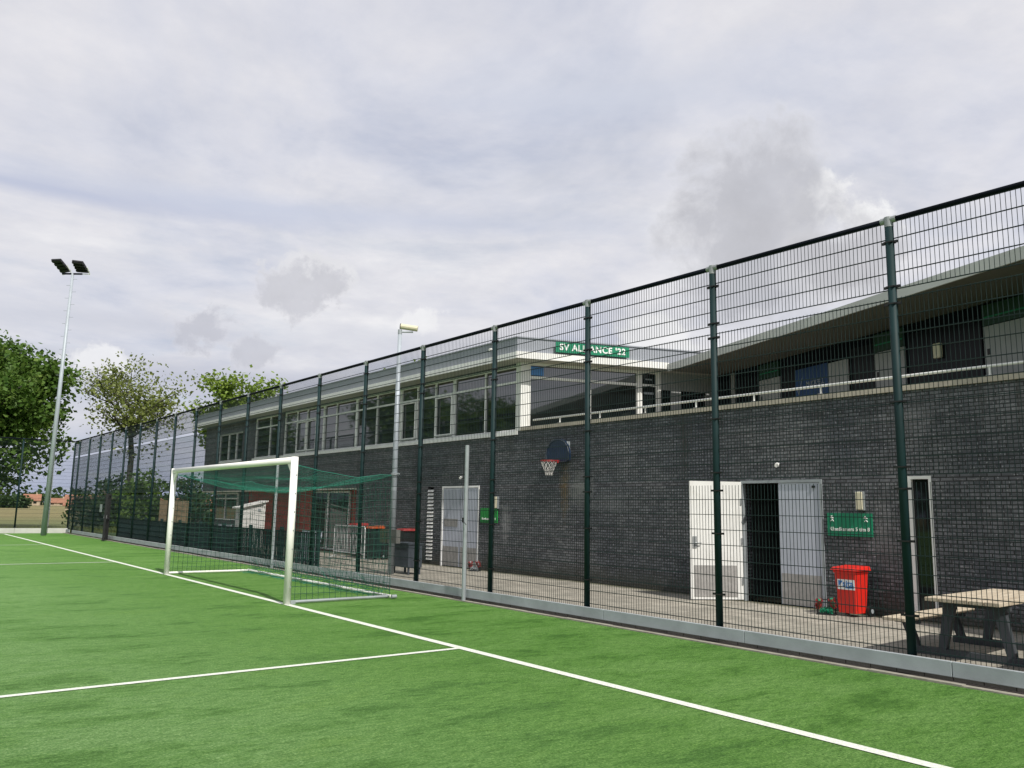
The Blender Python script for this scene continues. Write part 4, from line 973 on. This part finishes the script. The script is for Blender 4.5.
# ------------------------------------------------------------------ trees
def leafy(mb, c, rad, n, size, rg, flat=.75):
    for _ in range(n):
        d = Vector((rg.gauss(0,1), rg.gauss(0,1), rg.gauss(0,1)*flat)); 
        if d.length > 2.2: d = d.normalized()*2.2
        p = Vector(c) + d*rad*.5
        a = Vector((rg.uniform(-1,1),rg.uniform(-1,1),rg.uniform(-.7,.7))).normalized(); b = a.cross(Vector((rg.uniform(-1,1),rg.uniform(-1,1),rg.uniform(-1,1)))).normalized()
        s1_ = size*rg.uniform(.6,1.3); s2_ = s1_*rg.uniform(.45,.8)
        mb.add([p-a*s1_, p-b*s2_, p+a*s1_, p+b*s2_], [(0,1,2,3)])
def tree(loc, h, crown_w, trunk_h, seed, leaf, label, extra=0, low=0, dens=1.0, lsize=.13, clump=.75, group=None, trunk_r=.22, open_=.0, cat='tree'):
    rg = random.Random(seed)
    t = root('broadleaf_tree', loc, local=True, label=label, cat=cat, group=group)
    tb = MB(); lf = MB(); tips = []
    def branch(p, d, L, r_, lvl):
        pts = [p]; q = p; n = 4
        for k in range(n):
            w_ = .05 if lvl == 0 else .18
            d = (d + Vector((rg.uniform(-w_,w_), rg.uniform(-w_,w_), rg.uniform(-.05,.14)))).normalized()
            q = q + d*L/n; pts.append(q)
            if lvl >= 2: tips.append((q, lvl))
        tb.tube([tuple(x_) for x_ in pts], r_, 6 if lvl < 2 else 4, r2=r_*.5, caps=False)
        if lvl < 3:
            m = (6, 5, 4)[lvl] if lvl else 8
            for k in range(m):
                i = rg.randint(1, n) if lvl else rg.randint(2, n)
                az = 2*math.pi*(k/m) + rg.uniform(-.4,.4); up = rg.uniform(.15,.75)
                nd = (Vector((math.cos(az), math.sin(az), up)) + d*.35).normalized()
                branch(pts[i], nd, L*(.62 if lvl else .55)*rg.uniform(.75,1.15), r_*.5, lvl+1)
    top = h*.80 - trunk_h
    tb.tube([(0,0,-.1),(rg.uniform(-.1,.1),rg.uniform(-.1,.1),trunk_h)], trunk_r*1.15, 10, r2=trunk_r*.85, caps=False)
    branch(Vector((0,0,trunk_h*.9)), Vector((0,0,1)), top*.8, trunk_r*.8, 0)
    # fit the branch tips into the crown's size
    mx = max(math.hypot(q.x,q.y) for q,_ in tips); mz = max(q.z for q,_ in tips)
    kx = crown_w/2*.92/mx; kz = (h*.94-trunk_h)/(mz-trunk_h)
    tb.v = [(x_*(kx if z_>trunk_h else 1), y_*(kx if z_>trunk_h else 1), trunk_h+(z_-trunk_h)*kz if z_>trunk_h else z_) for x_,y_,z_ in tb.v]
    for q, lvl in tips:
        if rg.random() < open_: continue
        c = (q.x*kx, q.y*kx, trunk_h+(q.z-trunk_h)*kz)
        leafy(lf, c, clump*rg.uniform(.6,1.2), int(rg.randint(14,30)*dens), lsize, rg)
    for _ in range(extra):       # outer foliage filling the crown down to its skirt
        a = rg.uniform(0, 6.283); zz = rg.uniform(-1, 1); rr = math.sqrt(1-zz*zz)*rg.uniform(.55,1)
        lump = .78+.20*math.sin(a*3+seed+zz*2)+.16*math.sin(a*5+zz*7)
        leafy(lf, (math.cos(a)*rr*crown_w/2*.9*lump, math.sin(a)*rr*crown_w/2*.9*lump, low+(h-low)*(.5+.46*zz*(.85+.15*lump))), clump*rg.uniform(.5,1.1), int(rg.randint(16,34)*dens), lsize, rg)
    obj('trunk', tb, M['bark'], t, smooth=True)
    obj('crown', lf, leaf, t)
    return t
GR = 'trees around the playing field'
x, y = at_px(-14, 61); tree((x,y,0), 12.1, 11.4, 1.6, 11, M['leafA'], 'large dense green tree behind the far fence at the left edge', extra=330, low=2.0, dens=1.2, lsize=.16, clump=1.15, group=GR, trunk_r=.3)
x, y = at_px(128, 64); tree((x,y,0), 12.2, 10.0, 4.6, 8, M['leafB'], 'open airy olive green tree with visible branches behind the mesh fence', extra=120, low=4.6, dens=.36, lsize=.12, clump=1.0, group=GR, trunk_r=.2, open_=.30)
x, y = at_px(226, 60); tree((x,y,0), 10.9, 8.4, 3.2, 21, M['leafC'], 'fresh yellow-green tree rising behind the left end of the clubhouse roof', dens=.7, lsize=.14, clump=.9, group=GR, trunk_r=.2, open_=.15)
x, y = at_px(402, 55); tree((x,y,0), 11.9, 5.5, 3.2, 31, M['leafC'], 'treetop just showing above the clubhouse roof beside the lamp mast', dens=.7, lsize=.14, clump=.8, group=GR, trunk_r=.2)
# the row that closes the other side of the field; mirrored in the clubhouse windows
far0 = tree((-10,62,0), 12.4, 12, 2.0, 41, M['leafA'], 'dark broad tree in the row behind the far end of the pitch', extra=160, low=2, dens=.9, lsize=.2, clump=1.3, group='tree row behind the far end of the pitch', trunk_r=.28)
for k, (dx, dy) in enumerate(((-19,63),(-28,61),(-38,64),(-47,62),(-57,63),(-68,62),(-80,60),(-92,57))):
    dup(far0, loc=(dx,dy,0), rz=1.3*k+.7)
def shrub(px, dist, w_, h, seed, label, leaf, base=.0):
    x, y = at_px(px, dist); rg = random.Random(seed); t = root('shrub', (x,y,0), local=True, label=label, cat='shrub')
    tb = MB(); lf = MB()
    for k in range(7):
        a = rg.uniform(0,6.28); tb.tube([(0,0,0),(math.cos(a)*w_*.2,math.sin(a)*w_*.2,h*.5),(math.cos(a)*w_*.33,math.sin(a)*w_*.33,h*.8)], .05, 5, r2=.015, caps=False)
    for k in range(int(26*w_)):
        a = rg.uniform(0,6.28); rr = w_/2*math.sqrt(rg.random()); zz = rg.uniform(base,1)*h*math.sqrt(max(0,1-(rr/(w_/2))**2*.75))
        leafy(lf, (math.cos(a)*rr, math.sin(a)*rr, zz), .6, 42, .13, rg)
    obj('stem', tb, M['bark'], t); obj('foliage', lf, leaf, t)
shrub(112, 60, 4.6, 3.5, 1, 'bushy dark shrub behind the mesh fence left of the open gate', M['leafD'])
shrub(146, 57, 3.4, 3.7, 2, 'green shrub behind the mesh fence right of the open gate', M['leafA'])
shrub(196, 56, 4.2, 3.5, 4, 'dark green shrub at the left end of the clubhouse seen through the goal', M['leafD'])
shrub(160, 66, 3.6, 1.7, 6, 'low olive shrub beyond the low bar fence', M['leafB'])
# far wood and hedge along the horizon
rg = random.Random(9); hb_ = MB()
for k in range(420):
    a = yaw + R(-75 + 100*k/420) ; dd_ = 560 + 50*math.sin(k*.05) + rg.uniform(-8,8)
    hh = 6.0 + 2.5*math.sin(k*.17)+rg.uniform(-1,1.6)
    leafy(hb_, (dd_*math.sin(a), dd_*math.cos(a), hh*.45), hh*.95, 40, 1.6, rg, .55)
obj('far_wood', hb_, M['leafD'], kind='stuff', label='dark line of distant trees and hedges along the horizon', cat='woodland')
rg = random.Random(12); hb_ = MB()
for k in range(140):
    x, y = at_px(-60+86*k/140, 262); leafy(hb_, (x, y, rg.uniform(.3,2.2)), 1.6, 40, .5, rg)
hg = obj('field_hedge', hb_, M['leafD']); tag(hg, 'clipped dark hedge across the far field left of the cream house', 'hedge')
# tall grass beyond the far fence
rg = random.Random(4); tg_ = MB()
for k in range(9000):
    x = rg.uniform(-26, 12.5); y = 52.3 + abs(rg.gauss(0,1.6)); h_ = rg.uniform(.12,.42); a = rg.uniform(0,3.14); l = rg.uniform(-.12,.12)
    tg_.add([(x-.02*math.cos(a),y-.02*math.sin(a),-.03),(x+.02*math.cos(a),y+.02*math.sin(a),-.03),(x+l,y+l,h_)], [(0,1,2)])
obj('rough_grass', tg_, M['leafB'], kind='stuff', label='rough grass growing along the far fence', cat='grass')
